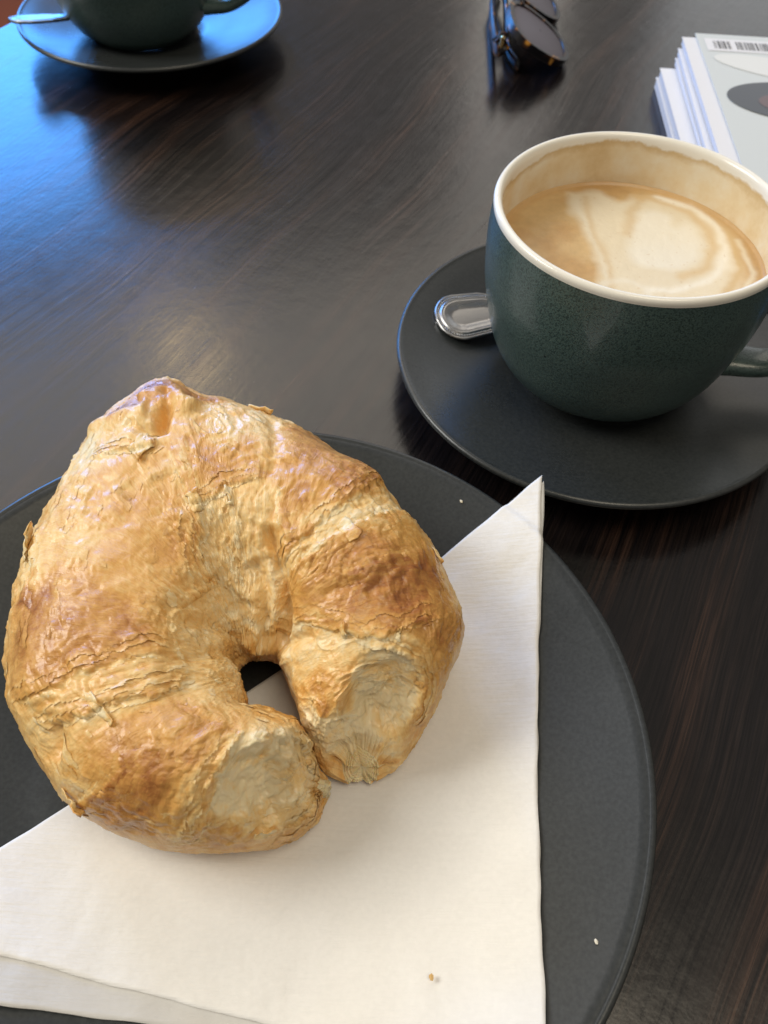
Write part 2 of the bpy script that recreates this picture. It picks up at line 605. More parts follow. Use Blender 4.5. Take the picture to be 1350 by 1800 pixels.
def build_cup(loc, rz, label):
    c = empty("coffee_cup", (*loc, 0))
    tag(c, label, "cup", "cups")
    outer = smooth_profile(CUP_PROF, 70)
    seg = 220
    lathe("cup_body", np.vstack([[(0.0005, 0.0080)], outer]), seg, M_TEAL, c)
    lipc = [(0.0508, 0.0780), (0.05085, 0.0792), (0.0505, 0.0801), (0.0497, 0.0806), (0.0487, 0.0804), (0.0480, 0.0796), (0.0477, 0.0784)]
    inn = [(0.0477, 0.0784), (0.0480, 0.066), (0.0472, 0.052), (0.0450, 0.040), (0.041, 0.0270), (0.033, 0.0165), (0.020, 0.0120), (0.0005, 0.0112)]
    prof = np.vstack([smooth_profile(lipc, 20), smooth_profile(inn, 60)[1:]])
    lathe("cup_interior", prof, seg, M_INSIDE, c)
    # loop handle, swept along a curve in the plane through the cup axis
    path = catmull([(0.0478, 0.0700), (0.060, 0.0715), (0.0735, 0.0660), (0.0785, 0.0530), (0.0735, 0.0385), (0.060, 0.0290), (0.0445, 0.0265)], 60)
    tan = np.gradient(path, axis=0)
    tan /= np.linalg.norm(tan, axis=1, keepdims=True)
    nrm = np.c_[-tan[:, 1], tan[:, 0]]
    th = np.linspace(0, 2 * np.pi, 28, endpoint=False)
    vv = []
    for kk in range(len(path)):
        e = abs(kk / (len(path) - 1) * 2 - 1)
        wy = 0.0062 + 0.0022 * e ** 3
        wn = 0.0030 + 0.0012 * e ** 3
        cy = np.sign(np.cos(th)) * np.abs(np.cos(th)) ** 0.75
        sn = np.sign(np.sin(th)) * np.abs(np.sin(th)) ** 0.75
        vv.append(np.c_[path[kk, 0] + nrm[kk, 0] * wn * sn, wy * cy, path[kk, 1] + nrm[kk, 1] * wn * sn])
    vv = np.array(vv).reshape(-1, 3)
    ca, sa = math.cos(rz), math.sin(rz)
    vv = np.c_[vv[:, 0] * ca - vv[:, 1] * sa, vv[:, 0] * sa + vv[:, 1] * ca, vv[:, 2]]
    mesh_obj("handle", vv, grid_faces(60, 28, True), M_TEAL, c)
    return c


COFFEE_Z = 0.0604


def build_coffee(loc, label, art=True):
    """milk coffee: foam disc with poured milk pattern"""
    n_r, n_t = 150, 420
    R = 0.0479
    rr = np.linspace(0, 1, n_r) ** 0.8 * R
    th = np.linspace(0, 2 * np.pi, n_t, endpoint=False)
    x = rr[:, None] * np.cos(th); y = rr[:, None] * np.sin(th)
    p = np.stack([x, y, np.zeros_like(x)], -1)
    z = COFFEE_Z + 0.0009 * sstep(R * 0.955, R, np.hypot(x, y)) ** 2 + 0.00008 * fbm(p * 220, 3)
    wx = x + 0.0016 * fbm(p * 90, 3); wy = y + 0.0016 * fbm(p * 90 + 9, 3)
    tan = np.array([0.57, 0.395, 0.19]); brown = np.array([0.47, 0.275, 0.105])
    cream = np.array([0.71, 0.63, 0.475]); white = np.array([0.76, 0.71, 0.60])
    mot = 0.5 + 0.5 * fbm(p * 300, 4)
    col = tan + (brown - tan) * np.clip(sstep(0.25, 0.75, 0.5 + 0.6 * fbm(p * 55 + 3, 3)) * 0.7, 0, 1)[..., None]
    col = col * (0.93 + 0.16 * mot[..., None])

    def put(mask, c, k=1.0):
        nonlocal col
        col = col + (c - col) * (mask * k)[..., None]

    def pdist(pts):
        c = catmull(np.array(pts, float) * 1e-3, 10 * len(pts))
        best = np.full(wx.shape, 1e9)
        for k in range(len(c) - 1):
            ab = c[k + 1] - c[k]
            t = np.clip(((wx - c[k, 0]) * ab[0] + (wy - c[k, 1]) * ab[1]) / (ab @ ab), 0, 1)
            best = np.minimum(best, np.hypot(wx - c[k, 0] - t * ab[0], wy - c[k, 1] - t * ab[1]))
        return best * 1e3

    def region(pts, soft):
        """soft mask of a closed smooth outline (mm)"""
        c = catmull(np.array(pts + pts[:1], float), 8 * len(pts)) * 1e-3
        ins = np.zeros(wx.shape, bool)
        for k in range(len(c) - 1):
            (x0, y0), (x1, y1) = c[k], c[k + 1]
            hit = ((y0 > wy) != (y1 > wy)) & (wx < (x1 - x0) * (wy - y0) / (y1 - y0 + 1e-12) + x0)
            ins ^= hit
        d = pdist([tuple(v) for v in c[::4] * 1e3] + [tuple(c[0] * 1e3)])
        return np.where(ins, 0.5 + 0.5 * np.clip(d / soft, 0, 1), 0.5 - 0.5 * np.clip(d / soft, 0, 1))

    def line(pts, w, c, k):
        put(np.exp(-(pdist(pts) / w) ** 2), c, k)
    if art:
        put(region([(-17.5, 41), (-17.8, 28), (-14, 13), (-12.5, 0), (-12, -14), (-14, -28), (-8, -42), (14, -43), (31, -28), (38, -9), (39, 4), (38.5, 20), (31.5, 32), (20, 39), (8, 39), (2, 35), (-6, 42)], 2.0), cream, 0.93)
        line([(-11.1, 38.3), (-11.5, 24.7), (-10, 10.3), (-8.6, -3.4), (-7.4, -12), (-9, -26)], 1.6, tan, 0.45)
        line([(-14.5, 36), (-14.5, 26), (-12, 12), (-10.5, -1), (-9.5, -12)], 1.0, white, 0.25)
        put(region([(1, 8), (3, 19), (8, 28), (14, 31), (19, 28), (20, 21), (24, 23.5), (28.4, 20.7), (29, 12), (26.7, 4), (18.8, -5), (6.8, -6), (1, -1)], 2.2), white, 0.95)
        line([(16, 46), (11, 39), (8, 34), (4, 24), (1, 14)], 2.0, tan, 0.50)
        line([(9, 38.5), (16, 38), (25, 31.6), (31.6, 20.9), (31.9, 6.7), (26.7, -4), (18, -10)], 2.2, tan * 1.05, 0.62)
        line([(17, 41), (31.3, 30.3), (36.3, 17.7), (34.8, 3.5), (27.4, -10.4), (16.4, -16.1), (4, -18)], 1.6, white * 1.03, 0.9)
        line([(22, 42), (33, 34.2), (39.2, 21.5), (39.2, 3.8), (36, -10), (28, -24)], 2.0, tan * 0.96, 0.80)
        line([(42, 14), (42.8, 4), (42, -8), (37, -20)], 1.4, cream, 0.8)
        line([(-11, -16.6), (-3, -14.4), (4, -20)], 1.6, white, 0.5)
    edge = sstep(R * 0.90, R * 0.985, np.hypot(x, y))
    put(edge, brown * 1.12, 0.55)
    # bubbles
    sp = (gnoise(p * 700) > 0.62) * 1.0
    put(sp, brown, 0.25)
    v = np.stack([x, y, z], -1).reshape(-1, 3)
    o = mesh_obj("coffee", v, grid_faces(n_r, n_t, True), M_COFFEE, attrs={"col": np.clip(col, 0, 1).reshape(-1, 3)})
    o.location = (*loc, 0)
    tag(o, label, "coffee", "coffees")
    return o


def build_spoon(loc, rz, tilt, roll, label):
    """teaspoon: origin at the handle end, shaft along local +x"""
    s = empty("teaspoon", loc)
    s.rotation_euler = (roll, tilt, rz)
    tag(s, label, "spoon", "teaspoons")
    L = 0.112
    xs = np.concatenate([0.0105 * (1 - np.cos(np.linspace(0.02, math.pi / 2, 44))), np.linspace(0.0110, 0.040, 60), np.linspace(0.041, L, 60)])
    def half(x):
        endc = 0.0122 * np.sqrt(np.clip(1 - ((0.0105 - np.minimum(x, 0.0105)) / 0.0105) ** 2, 0, 1))
        w = np.interp(x, [0, 0.0105, 0.022, 0.034, 0.050, 0.070], [0.0122, 0.0122, 0.0112, 0.0066, 0.0034, 0.0026])
        w = np.where(x < 0.0105, endc, w)
        bowl = 0.0125 * np.sqrt(np.clip(1 - ((x - 0.092) / 0.0205) ** 2, 0, 1))
        return np.maximum(np.where(x < 0.1125, np.where(x < 0.090, np.maximum(w, bowl), bowl), 0), 0.0006)
    hw = half(xs)
    nc = 81
    ts = np.linspace(-1, 1, nc)
    X = np.repeat(xs[:, None], nc, 1)
    Y = hw[:, None] * ts
    edge = np.abs(ts)[None, :]
    # distance from the outline, so that the border lines run round the handle end
    rho = np.hypot((0.0105 - np.minimum(X, 0.0105)) / 0.0105, Y / 0.0122)
    de = np.where(X < 0.0105, (1 - rho) * 0.0113, hw[:, None] - np.abs(Y)) * 1e3
    g = lambda c_, w_: np.exp(-((de - c_) / w_) ** 2)
    relief = 0.7 * 0.00042 * g(0.55, 0.42) - 0.00025 * g(1.75, 0.55) + 0.00040 * g(3.0, 0.40) + 0.00022 * g(4.1, 0.32) - 0.0009 * sstep(4.4, 8.0, de)
    fade = sstep(0.040, 0.026, X)
    bowlm = sstep(0.072, 0.090, X)
    arch = np.interp(xs, [0, 0.03, 0.06, 0.075, 0.092, 0.112], [0, 0.0010, 0.0018, 0.0002, -0.0010, 0.0012])[:, None]
    Zt = 0.0016 + relief * fade + arch - bowlm * 0.0045 * (1 - edge ** 2) + 0.0005 * (1 - edge ** 2) * (1 - bowlm)
    th_ = 0.0016 * (1 - 0.75 * edge ** 4) + 0.0003
    top_ = np.stack([X, Y, Zt], -1)
    bot_ = np.stack([X, Y, Zt - th_], -1)[:, ::-1]
    both = np.concatenate([top_, bot_], 1)
    m = both.shape[1]
    f = grid_faces(len(xs), m, True)
    mesh_obj("spoon_body", both.reshape(-1, 3), f, M_STEEL, s)
    # bead border round the handle end
    bm = bmesh.new()
    for side in (-1, 1):
        for t in np.linspace(0, 1, 34):
            a = t * 0.034
            if a < 0.0135:
                ph = a / 0.0135 * (math.pi / 2)
                bx, by = 0.0105 - 0.00887 * math.cos(ph), 0.0103 * math.sin(ph)
            else:
                bx = 0.0105 + (a - 0.0135); by = float(half(np.array([bx]))[0]) - 0.00175
            mt = Matrix.Translation((bx, side * by, 0.0017 + 0.001 * bx / 0.03)) @ Matrix.Scale(0.6, 4, (0, 0, 1))
            bmesh.ops.create_icosphere(bm, subdivisions=1, radius=0.00052, matrix=mt)
    me = bpy.data.meshes.new("bead_border")
    bm.to_mesh(me); bm.free()
    me.materials.append(M_STEEL)
    me.polygons.foreach_set("use_smooth", np.full(len(me.polygons), True))
    o = bpy.data.objects.new("bead_border", me); C.objects.link(o); o.parent = s
    return s


CUP_A = (0.0831, 0.2610)
SAU_A = (0.0818, 0.2611)
SAU_B = (-0.1577, 0.5573)
build_saucer(SAU_A, "charcoal saucer under the full coffee cup, beside the croissant plate")
build_saucer(SAU_B, "charcoal saucer at the top left, reflecting the blue window")
build_cup(CUP_A, math.radians(-16), "dark teal speckled cup full of milky coffee, right of the croissant")
build_cup((SAU_B[0] - 0.006, SAU_B[1] - 0.008), math.radians(-8), "dark green cup cut off by the top edge, at the far left")
build_coffee(CUP_A, "milky coffee with swirled cream foam in the near cup")
build_spoon((0.0175, 0.2765, 0.0139), math.radians(19), math.radians(2.5), math.radians(9), "steel teaspoon with beaded handle end, half hidden behind the near cup")
build_spoon((-0.2275, 0.5090, 0.0255), math.radians(33), math.radians(9), math.radians(-12), "shiny teaspoon handle sticking out over the far left saucer rim")

#CROISSANT_BEGIN
# ------------------------------------------------------------------ croissant
# stations along the crescent: inner foot (x, y), outer foot (x, y), height
STATIONS = np.array([
    (-0.0075, 0.0846, 0.0023, 0.0855, 0.012),
    (-0.0133, 0.0851, 0.0073, 0.0879, 0.024),
    (-0.0163, 0.0891, 0.0109, 0.0936, 0.032),
    (-0.0195, 0.0957, 0.0174, 0.1036, 0.036),
    (-0.0226, 0.1029, 0.0216, 0.1136, 0.041),
    (-0.0269, 0.1099, 0.0238, 0.1248, 0.043),
    (-0.0283, 0.1131, 0.0150, 0.1479, 0.047),
    (-0.0290, 0.1131, -0.0006, 0.1695, 0.049),
    (-0.0312, 0.1136, -0.0243, 0.1852, 0.050),
    (-0.0339, 0.1137, -0.0523, 0.1999, 0.050),
    (-0.0353, 0.1139, -0.0645, 0.2026, 0.050),
    (-0.0365, 0.1135, -0.0782, 0.2091, 0.050),
    (-0.0377, 0.1132, -0.0921, 0.1946, 0.049),
    (-0.0386, 0.1123, -0.0981, 0.1735, 0.048),
    (-0.0390, 0.1099, -0.1039, 0.1383, 0.047),
    (-0.0374, 0.1060, -0.1009, 0.1090, 0.046),
    (-0.0355, 0.1027, -0.0924, 0.0876, 0.044),
    (-0.0341, 0.0995, -0.0760, 0.0707, 0.041),
    (-0.0333, 0.0958, -0.0544, 0.0620, 0.040),
    (-0.0278, 0.0953, -0.0341, 0.0619, 0.038),
    (-0.0183, 0.0923, -0.0201, 0.0662, 0.034),
    (-0.0131, 0.0851, -0.0136, 0.0736, 0.025),
    (-0.0117, 0.0826, -0.0119, 0.0788, 0.012)])
Z0 = 0.0092


def croissant_base(n_s, n_t):
    st = catmull(STATIONS, n_s)
    n_top = int(n_t * 0.86)
    th = np.concatenate([np.linspace(-0.35, np.pi + 0.35, n_top, endpoint=False), np.linspace(np.pi + 0.35, 2 * np.pi - 0.35, n_t - n_top, endpoint=False)])
    c, s = np.cos(th), np.sin(th)
    up = s >= 0
    uu = np.sign(c) * np.abs(c) ** np.where(up, 0.85, 0.62)
    zz = np.where(up, 0.40 + 0.60 * np.abs(s) ** 0.95, 0.40 - 0.40 * np.abs(s) ** 0.62)
    I, P, h = st[:, 0:2], st[:, 2:4], st[:, 4:5]
    ctr, hv = (I + P) / 2, (P - I) / 2
    xy = ctr[:, None, :] - hv[:, None, :] * uu[None, :, None] * -1
    V = np.concatenate([xy, (Z0 + h * zz)[..., None]], -1)
    # torn ends lean back so that their faces look up
    t = np.linspace(0, 1, n_s)
    for end, k0, k1, tilt in ((0, 0, 12, 0.25), (1, -1, -13, 0.25)):
        ax = ctr[k0] - ctr[int(k1 * n_s / 200)]
        ax = ax / np.linalg.norm(ax)
        w = sstep(0.16, 0.0, t if end == 0 else 1 - t)
        V[..., :2] += (ax[None, None, :] * (tilt * w)[:, None, None]) * ((0.06 - zz)[None, :] * h)[..., None]
    return V, th, t
#CROISSANT_END


def grid_normals(V):
    dS = np.gradient(V, axis=0)
    dT = np.roll(V, -1, 1) - np.roll(V, 1, 1)
    n = np.cross(dT, dS)
    n /= np.linalg.norm(n, axis=-1, keepdims=True) + 1e-12
    c = V.mean(1, keepdims=True)
    flip = np.sign(np.mean(np.sum(n * (V - c), -1)))
    return n * flip


#FEAT_BEGIN
FEATURES = [   # kind, amount (mm), reach (mm), points (0.1 mm), a point on the raised side
    ('fib', 0.35, 4.5, [(-241, 1236, 530), (-190, 1285, 561), (-130, 1347, 575), (-58, 1423, 569), (20, 1532, 507), (48, 1581, 438)], None),
    ('step', 1.3, 9, [(-261, 1224, 516), (-193, 1276, 558), (-137, 1317, 571), (-66, 1378, 570), (6, 1449, 543), (92, 1520, 428)], (-48, 1258, 549)),
    ('step', 0.8, 9, [(-279, 1245, 528), (-227, 1307, 566), (-165, 1378, 581), (-119, 1431, 579), (-50, 1529, 550), (0, 1626, 455)], (-191, 1559, 580)),
    ('step', 1.2, 10, [(-259, 1157, 435), (-157, 1109, 478), (-83, 1083, 499), (-29, 1071, 499), (37, 1084, 496), (95, 1116, 487), (165, 1169, 452)], (-45, 1183, 527)),
    ('fib', 0.4, 4, [(46, 1070, 486), (97, 1069, 460), (138, 1053, 403), (153, 1024, 322), (125, 981, 289)], None),
    ('step', 1.5, 10, [(-525, 1425, 575), (-494, 1355, 557), (-501, 1294, 539), (-467, 1241, 509), (-439, 1213, 483)], (-635, 1287, 563)),
    ('step', 1.2, 8, [(-871, 1601, 523), (-766, 1596, 566), (-685, 1599, 581), (-654, 1630, 585)], (-801, 1680, 553)),
    ('groove', 1.2, 2, [(-766, 1708, 563), (-721, 1668, 575), (-668, 1672, 584), (-662, 1728, 583), (-670, 1787, 576)], None),
    ('step', 1.1, 9, [(-631, 1634, 588), (-594, 1549, 587), (-552, 1471, 582), (-525, 1425, 575), (-476, 1438, 580), (-431, 1476, 588), (-393, 1498, 591), (-335, 1519, 593)], (-470, 1618, 591)),
    ('groove', 0.8, 1.8, [(-361, 1810, 518), (-327, 1669, 577), (-321, 1579, 591), (-331, 1526, 593)], None),
    ('fib', 0.25, 4, [(-361, 1810, 518), (-327, 1669, 577), (-321, 1579, 591), (-331, 1526, 593)], None),
    ('groove', 3.4, 2.2, [(-317, 1370, 578), (-297, 1300, 556), (-283, 1244, 526), (-264, 1204, 497), (-260, 1166, 451), (-271, 1131, 366), (-300, 1133, 282)], None),
    ('groove', 2, 2, [(-369, 1274, 526), (-323, 1209, 484), (-314, 1161, 414), (-325, 1137, 310)], None),
    ('groove', 1.6, 1.8, [(-465, 1230, 504), (-428, 1213, 478), (-375, 1175, 426), (-360, 1140, 332)], None),
    ('groove', 0.9, 1.6, [(-415, 1170, 436), (-341, 1173, 429), (-304, 1146, 376)], None),
    ('groove', 0.9, 2, [(-476, 994, 495), (-412, 1054, 425), (-384, 1131, 228)], None),
    ('fib', 0.4, 6, [(-924, 886, 329), (-784, 865, 483), (-704, 883, 513), (-632, 910, 522), (-570, 938, 521), (-512, 962, 510), (-455, 980, 482), (-388, 995, 413)], None),
    ('step', 1.5, 10, [(-821, 812, 414), (-778, 818, 455), (-704, 828, 491), (-660, 840, 502), (-606, 863, 509), (-538, 881, 505), (-483, 918, 494), (-447, 960, 476)], (-699, 919, 525)),
    ('step', 0.8, 8, [(-910, 895, 384), (-788, 893, 494), (-715, 919, 523), (-635, 951, 532), (-575, 977, 529), (-504, 999, 510)], (-719, 1002, 541)),
    ('groove', 1, 1.6, [(-778, 818, 455), (-773, 787, 431), (-759, 745, 393)], None),
    ('fib', 0.5, 6, [(-478, 612, 270), (-428, 644, 399), (-396, 690, 454), (-366, 726, 471), (-334, 800, 477)], None),
    ('step', 1, 6, [(-428, 612, 256), (-373, 647, 396), (-355, 702, 456), (-339, 737, 470), (-319, 825, 472)], (-482, 687, 456)),
    ('step', 0.7, 7, [(-766, 711, 223), (-659, 683, 384), (-592, 699, 442), (-575, 725, 468), (-580, 756, 482)], (-495, 686, 454)),
    ('step', 0.9, 5, [(-963, 1167, 457), (-933, 1228, 497), (-997, 1358, 433)], (-897, 1285, 523)),
    ('fib', 0.3, 7, [(-325, 1500, 593), (-344, 1387, 579), (-348, 1300, 546), (-316, 1219, 496)], None),
    ('fib', 0.3, 7, [(-433, 1421, 579), (-412, 1328, 551), (-387, 1255, 510), (-354, 1191, 453)], None),
    ('step', 0.7, 6, [(-276, 1481, 592), (-282, 1387, 584), (-253, 1307, 564)], (-194, 1429, 587)),
    ('step', 0.5, 6, [(-103, 1222, 542), (-34, 1267, 549), (39, 1302, 537), (108, 1304, 501)], (-46, 1199, 532)),
    ('groove', 0.5, 1.5, [(-154, 1172, 513), (-103, 1195, 531), (-46, 1212, 535)], None),
    ('groove', 0.5, 1.5, [(-43, 1176, 524), (11, 1236, 534), (39, 1283, 534)], None),
    ('ridge', 2, 4, [(-924, 1775, 446), (-844, 1764, 523), (-757, 1749, 561), (-708, 1754, 572)], None),
    ('ridge', 2, 4, [(-764, 1816, 548), (-710, 1844, 559), (-641, 1806, 575), (-568, 1777, 571)], None),
    ('bump', 2.6, 5, [(-721, 1697, 574)], None),
    ('groove', 1.8, 1.8, [(-649, 1645, 586), (-660, 1714, 584), (-660, 1792, 576), (-694, 1876, 554)], None),
    ('bump', -4, 12, [(-363, 1241, 503)], None),
    ('bump', 1.5, 14, [(-715, 1284, 564)], None),
    ('bump', 1.8, 12, [(-531, 721, 474)], None),
    ('bump', -2, 8, [(-144, 1058, 464)], None),
    ('bump', 2, 11, [(-20, 1232, 538)], None),
    ('bump', 1.8, 10, [(-142, 1546, 574)], None),
    ('bump', -1.8, 7, [(57, 1568, 437)], None),
    ('bump', -1.8, 8, [(-485, 955, 498)], None),
    ('bump', -3, 6, [(-791, 805, 434)], None),
    ('bump', -1.5, 10, [(-409, 1302, 538)], None),
    ('bump', -1.5, 10, [(-472, 1102, 484)], None),
    ('bump', -8, 10, [(-238, 694, 404)], None),
    ('bump', 1.8, 5, [(-276, 790, 461)], None),
    ('groove', 1.2, 1.8, [(-336, 731, 468), (-277, 730, 451), (-222, 760, 430)], None),
    ('step', 1.6, 5, [(-206, 851, 395), (-174, 836, 314), (-155, 802, 255), (-149, 757, 219), (-166, 710, 225), (-214, 657, 260)], (-130, 820, 155)),
    ('fib', 0.45, 4, [(-212, 837, 412), (-183, 803, 360), (-168, 765, 308), (-172, 720, 282), (-200, 676, 297)], None),
    ('fib', 0.4, 3, [(-354, 617, 250), (-290, 629, 285), (-225, 656, 296)], None),
    ('bump', -8, 9.5, [(27, 943, 382)], None),
    ('bump', -3, 5, [(-51, 884, 235)], None),
    ('bump', 1.2, 6, [(-124, 912, 347)], None),
    ('step', 1.8, 5, [(-37, 1041, 482), (32, 1041, 472), (89, 1038, 440), (117, 1013, 383), (107, 972, 322), (81, 932, 284)], (180, 1082, 355)),
    ('fib', 0.4, 4, [(-25, 1009, 459), (34, 1002, 442), (68, 979, 400), (64, 941, 337)], None),
    ('bump', 3.2, 4, [(-311, 1137, 325)], None),
    ('bump', 2.6, 4, [(-357, 1146, 357)], None),
    ('bump', 2.2, 3.5, [(-386, 1125, 250)], None),
    ('bump', 2, 3.5, [(-255, 1095, 347)], None),
    ('groove', 1.2, 1.6, [(-494, 1096, 503), (-437, 1120, 442), (-376, 1139, 343)], None),
    ('groove', 1.3, 1.6, [(-171, 1093, 461), (-232, 1101, 402), (-276, 1115, 292)], None),
    ('step', 1, 4, [(-415, 1170, 436), (-368, 1158, 394), (-333, 1140, 336), (-365, 1136, 256)], (-428, 1105, 429)),
]
TOAST = np.array([   # x, y, z, radius (0.1 mm), browning (0..100)
    (-718, 1911, 537, 51, 80), (-778, 1819, 543, 50, 65), (-605, 1848, 551, 40, 70), (-721, 1697, 574, 35, 25), (-814, 1661, 548, 68, 15), (-902, 1633, 497, 55, 10), 
    (-762, 1494, 566, 92, 42), (-847, 1383, 545, 91, 28), (-642, 1320, 566, 122, 46), (-872, 1261, 535, 72, 24), (-552, 1383, 567, 70, 42), (-688, 1197, 560, 102, 42), 
    (-756, 1049, 545, 114, 74), (-871, 1077, 513, 61, 78), (-621, 1040, 545, 90, 66), (-704, 1111, 555, 67, 48), (-568, 1031, 534, 20, 85), (-926, 1161, 492, 27, 82), 
    (-506, 1153, 510, 84, 28), (-491, 1059, 503, 74, 20), (-414, 1137, 410, 69, 12), (-399, 1049, 404, 68, 18), (-679, 1066, 551, 27, 32), (-829, 909, 482, 67, 50), 
    (-712, 961, 534, 66, 50), (-580, 985, 531, 65, 40), (-820, 840, 442, 51, 30), (-698, 875, 511, 57, 30), (-567, 917, 516, 64, 28), (-469, 951, 489, 65, 20), 
    (-685, 766, 461, 73, 40), (-567, 781, 491, 71, 55), (-490, 721, 478, 55, 70), (-472, 705, 470, 14, 98), (-425, 747, 485, 12, 92), (-551, 669, 423, 88, 66), 
    (-478, 811, 496, 66, 55), (-392, 891, 462, 64, 38), (-505, 636, 379, 48, 62), (-637, 660, 349, 42, 55), (-719, 721, 396, 50, 30), (-401, 673, 439, 63, 30), 
    (-339, 621, 288, 49, 50), (-432, 618, 323, 49, 40), (-458, 1720, 579, 85, 24), (-541, 1635, 592, 55, 40), (-388, 1613, 590, 55, 45), (-475, 1565, 592, 54, 50), 
    (-521, 1491, 586, 45, 36), (-433, 1455, 585, 53, 34), (-433, 1357, 560, 69, 20), (-379, 1300, 540, 68, 16), (-340, 1232, 501, 51, 12), (-308, 1170, 435, 51, 20), 
    (-369, 1135, 313, 53, 30), (-202, 1642, 560, 92, 66), (-98, 1562, 558, 72, 68), (-292, 1589, 588, 54, 60), (-227, 1455, 589, 17, 88), (-189, 1491, 587, 52, 55), 
    (-36, 1577, 523, 54, 68), (-241, 1749, 512, 38, 75), (-268, 1389, 585, 51, 50), (-246, 1314, 567, 42, 50), (-309, 1388, 582, 43, 25), (-132, 1363, 577, 42, 25), 
    (-44, 1449, 563, 43, 25), (33, 1549, 484, 46, 30), (36, 1376, 539, 51, 42), (23, 1281, 539, 67, 75), (100, 1273, 506, 59, 82), (-48, 1244, 545, 63, 66), 
    (-105, 1267, 558, 56, 60), (-164, 1235, 544, 53, 52), (74, 1192, 510, 58, 72), (-69, 1152, 517, 82, 60), (-181, 1165, 499, 66, 48), (141, 1163, 472, 50, 62), 
    (57, 1213, 519, 13, 98), (183, 1138, 406, 43, 60), (-176, 1084, 453, 58, 10), (-86, 1042, 479, 57, 10), (-12, 1051, 487, 57, 12), (60, 1068, 479, 41, 20), 
    (-116, 985, 428, 49, 62), (-136, 941, 379, 23, 75), (-58, 1010, 462, 36, 50), (173, 1068, 352, 43, 42), (107, 1037, 424, 33, 25), (-241, 1070, 338, 43, 30), 
    (-258, 1114, 370, 34, 15), (40, 950, 385, 58, 0), (-51, 891, 262, 60, 0), (-126, 898, 310, 42, 3), (8, 876, 190, 35, 10), (71, 1011, 430, 36, 2), 
    (-19, 971, 435, 32, 8), (-249, 689, 408, 71, 10), (-281, 781, 462, 34, 4), (-197, 818, 391, 32, 5), (-167, 743, 292, 30, 12), (-238, 653, 318, 36, 20), 
    (-322, 680, 430, 39, 4), (-324, 790, 475, 23, 8), (-130, 809, 92, 15, 90), (39, 878, 169, 14, 70), ], dtype=float)
BIG_FLAKES = [(-977, 1332, 461, 14, 12, 2.6, 2.2), (-705, 685, 332, 12, 9, 2.2, 0.5), (148, 1381, 440, 8, 7, 1.5, 3.0), (-412, 1871, 486, 10, 6, 1.2, 2.0), (-699, 1597, 579, 20, 10, 1.0, 1.0), (-514, 1419, 574, 16, 12, 1.0, 4.2), (-648, 841, 503, 22, 8, 0.8, 1.2), (-97, 1349, 572, 18, 8, 0.9, 4.0), (-426, 1440, 583, 12, 12, 0.9, 0.3), (-92, 1086, 498, 16, 9, 0.9, 5.2), (48, 1089, 495, 14, 8, 0.8, 4.6), (-189, 852, 351, 9, 12, 1.6, 1.0), (-248, 642, 276, 14, 8, 1.2, 1.6)]
#FEAT_END

n_s, n_t = 740, 390
V, th, tt = croissant_base(n_s, n_t)
Nn = grid_normals(V)
arc = np.cumsum(np.r_[0, np.linalg.norm(np.diff(V[:, n_t // 3], axis=0), axis=1)])
AR = np.broadcast_to(arc[:, None], V.shape[:2]); TH = np.broadcast_to(th[None], V.shape[:2])
disp = np.zeros(V.shape[:2])
# browning of the crust
toast = np.full(V.shape[:2], 0.38 * 0.04); wsum = np.full(V.shape[:2], 0.04)
warpv = V + 0.0035 * np.stack([fbm(V * 130, 2), fbm(V * 130 + 31, 2), fbm(V * 130 + 57, 2)], -1)
for (x, y, z, r, v) in TOAST:
    d2 = np.sum((warpv - np.array([x, y, z]) * 1e-4) ** 2, -1) / (r * 1e-4) ** 2
    w = np.exp(-d2 * 1.15) ** 1.0
    toast += w * v / 100; wsum += w
toast /= wsum
toast = 0.40 + (np.minimum(toast, 0.62 + (toast - 0.62) * 0.7) - 0.40) * 1.0 + 0.11 * fbm(V * 90 + 5, 5, 0.6) + 0.03 * gnoise(V * 700)


def curve_dist(pts, reach):
    """signed distance to a polyline on the surface, position along it, and the affected vertices"""
    c = catmull(np.array(pts, float) * 1e-4, 8 * len(pts))
    lo, hi = c.min(0) - reach, c.max(0) + reach
    idx = np.where(np.all((V >= lo) & (V <= hi), -1).ravel())[0]
    p = V.reshape(-1, 3)[idx]; nn = Nn.reshape(-1, 3)[idx]
    best = np.full(len(p), 1e9); sg_ = np.zeros(len(p)); al = np.zeros(len(p))
    for k in range(len(c) - 1):
        ab = c[k + 1] - c[k]
        u = np.clip((p - c[k]) @ ab / (ab @ ab), 0, 1)
        dv = p - (c[k] + u[:, None] * ab)
        d = np.linalg.norm(dv, axis=1)
        m = d < best
        best[m] = d[m]; al[m] = (k + u[m]) / (len(c) - 1)
        sg_[m] = np.sign(np.sum(np.cross(ab, nn[m]) * dv[m], -1))
    return idx, best, sg_, al


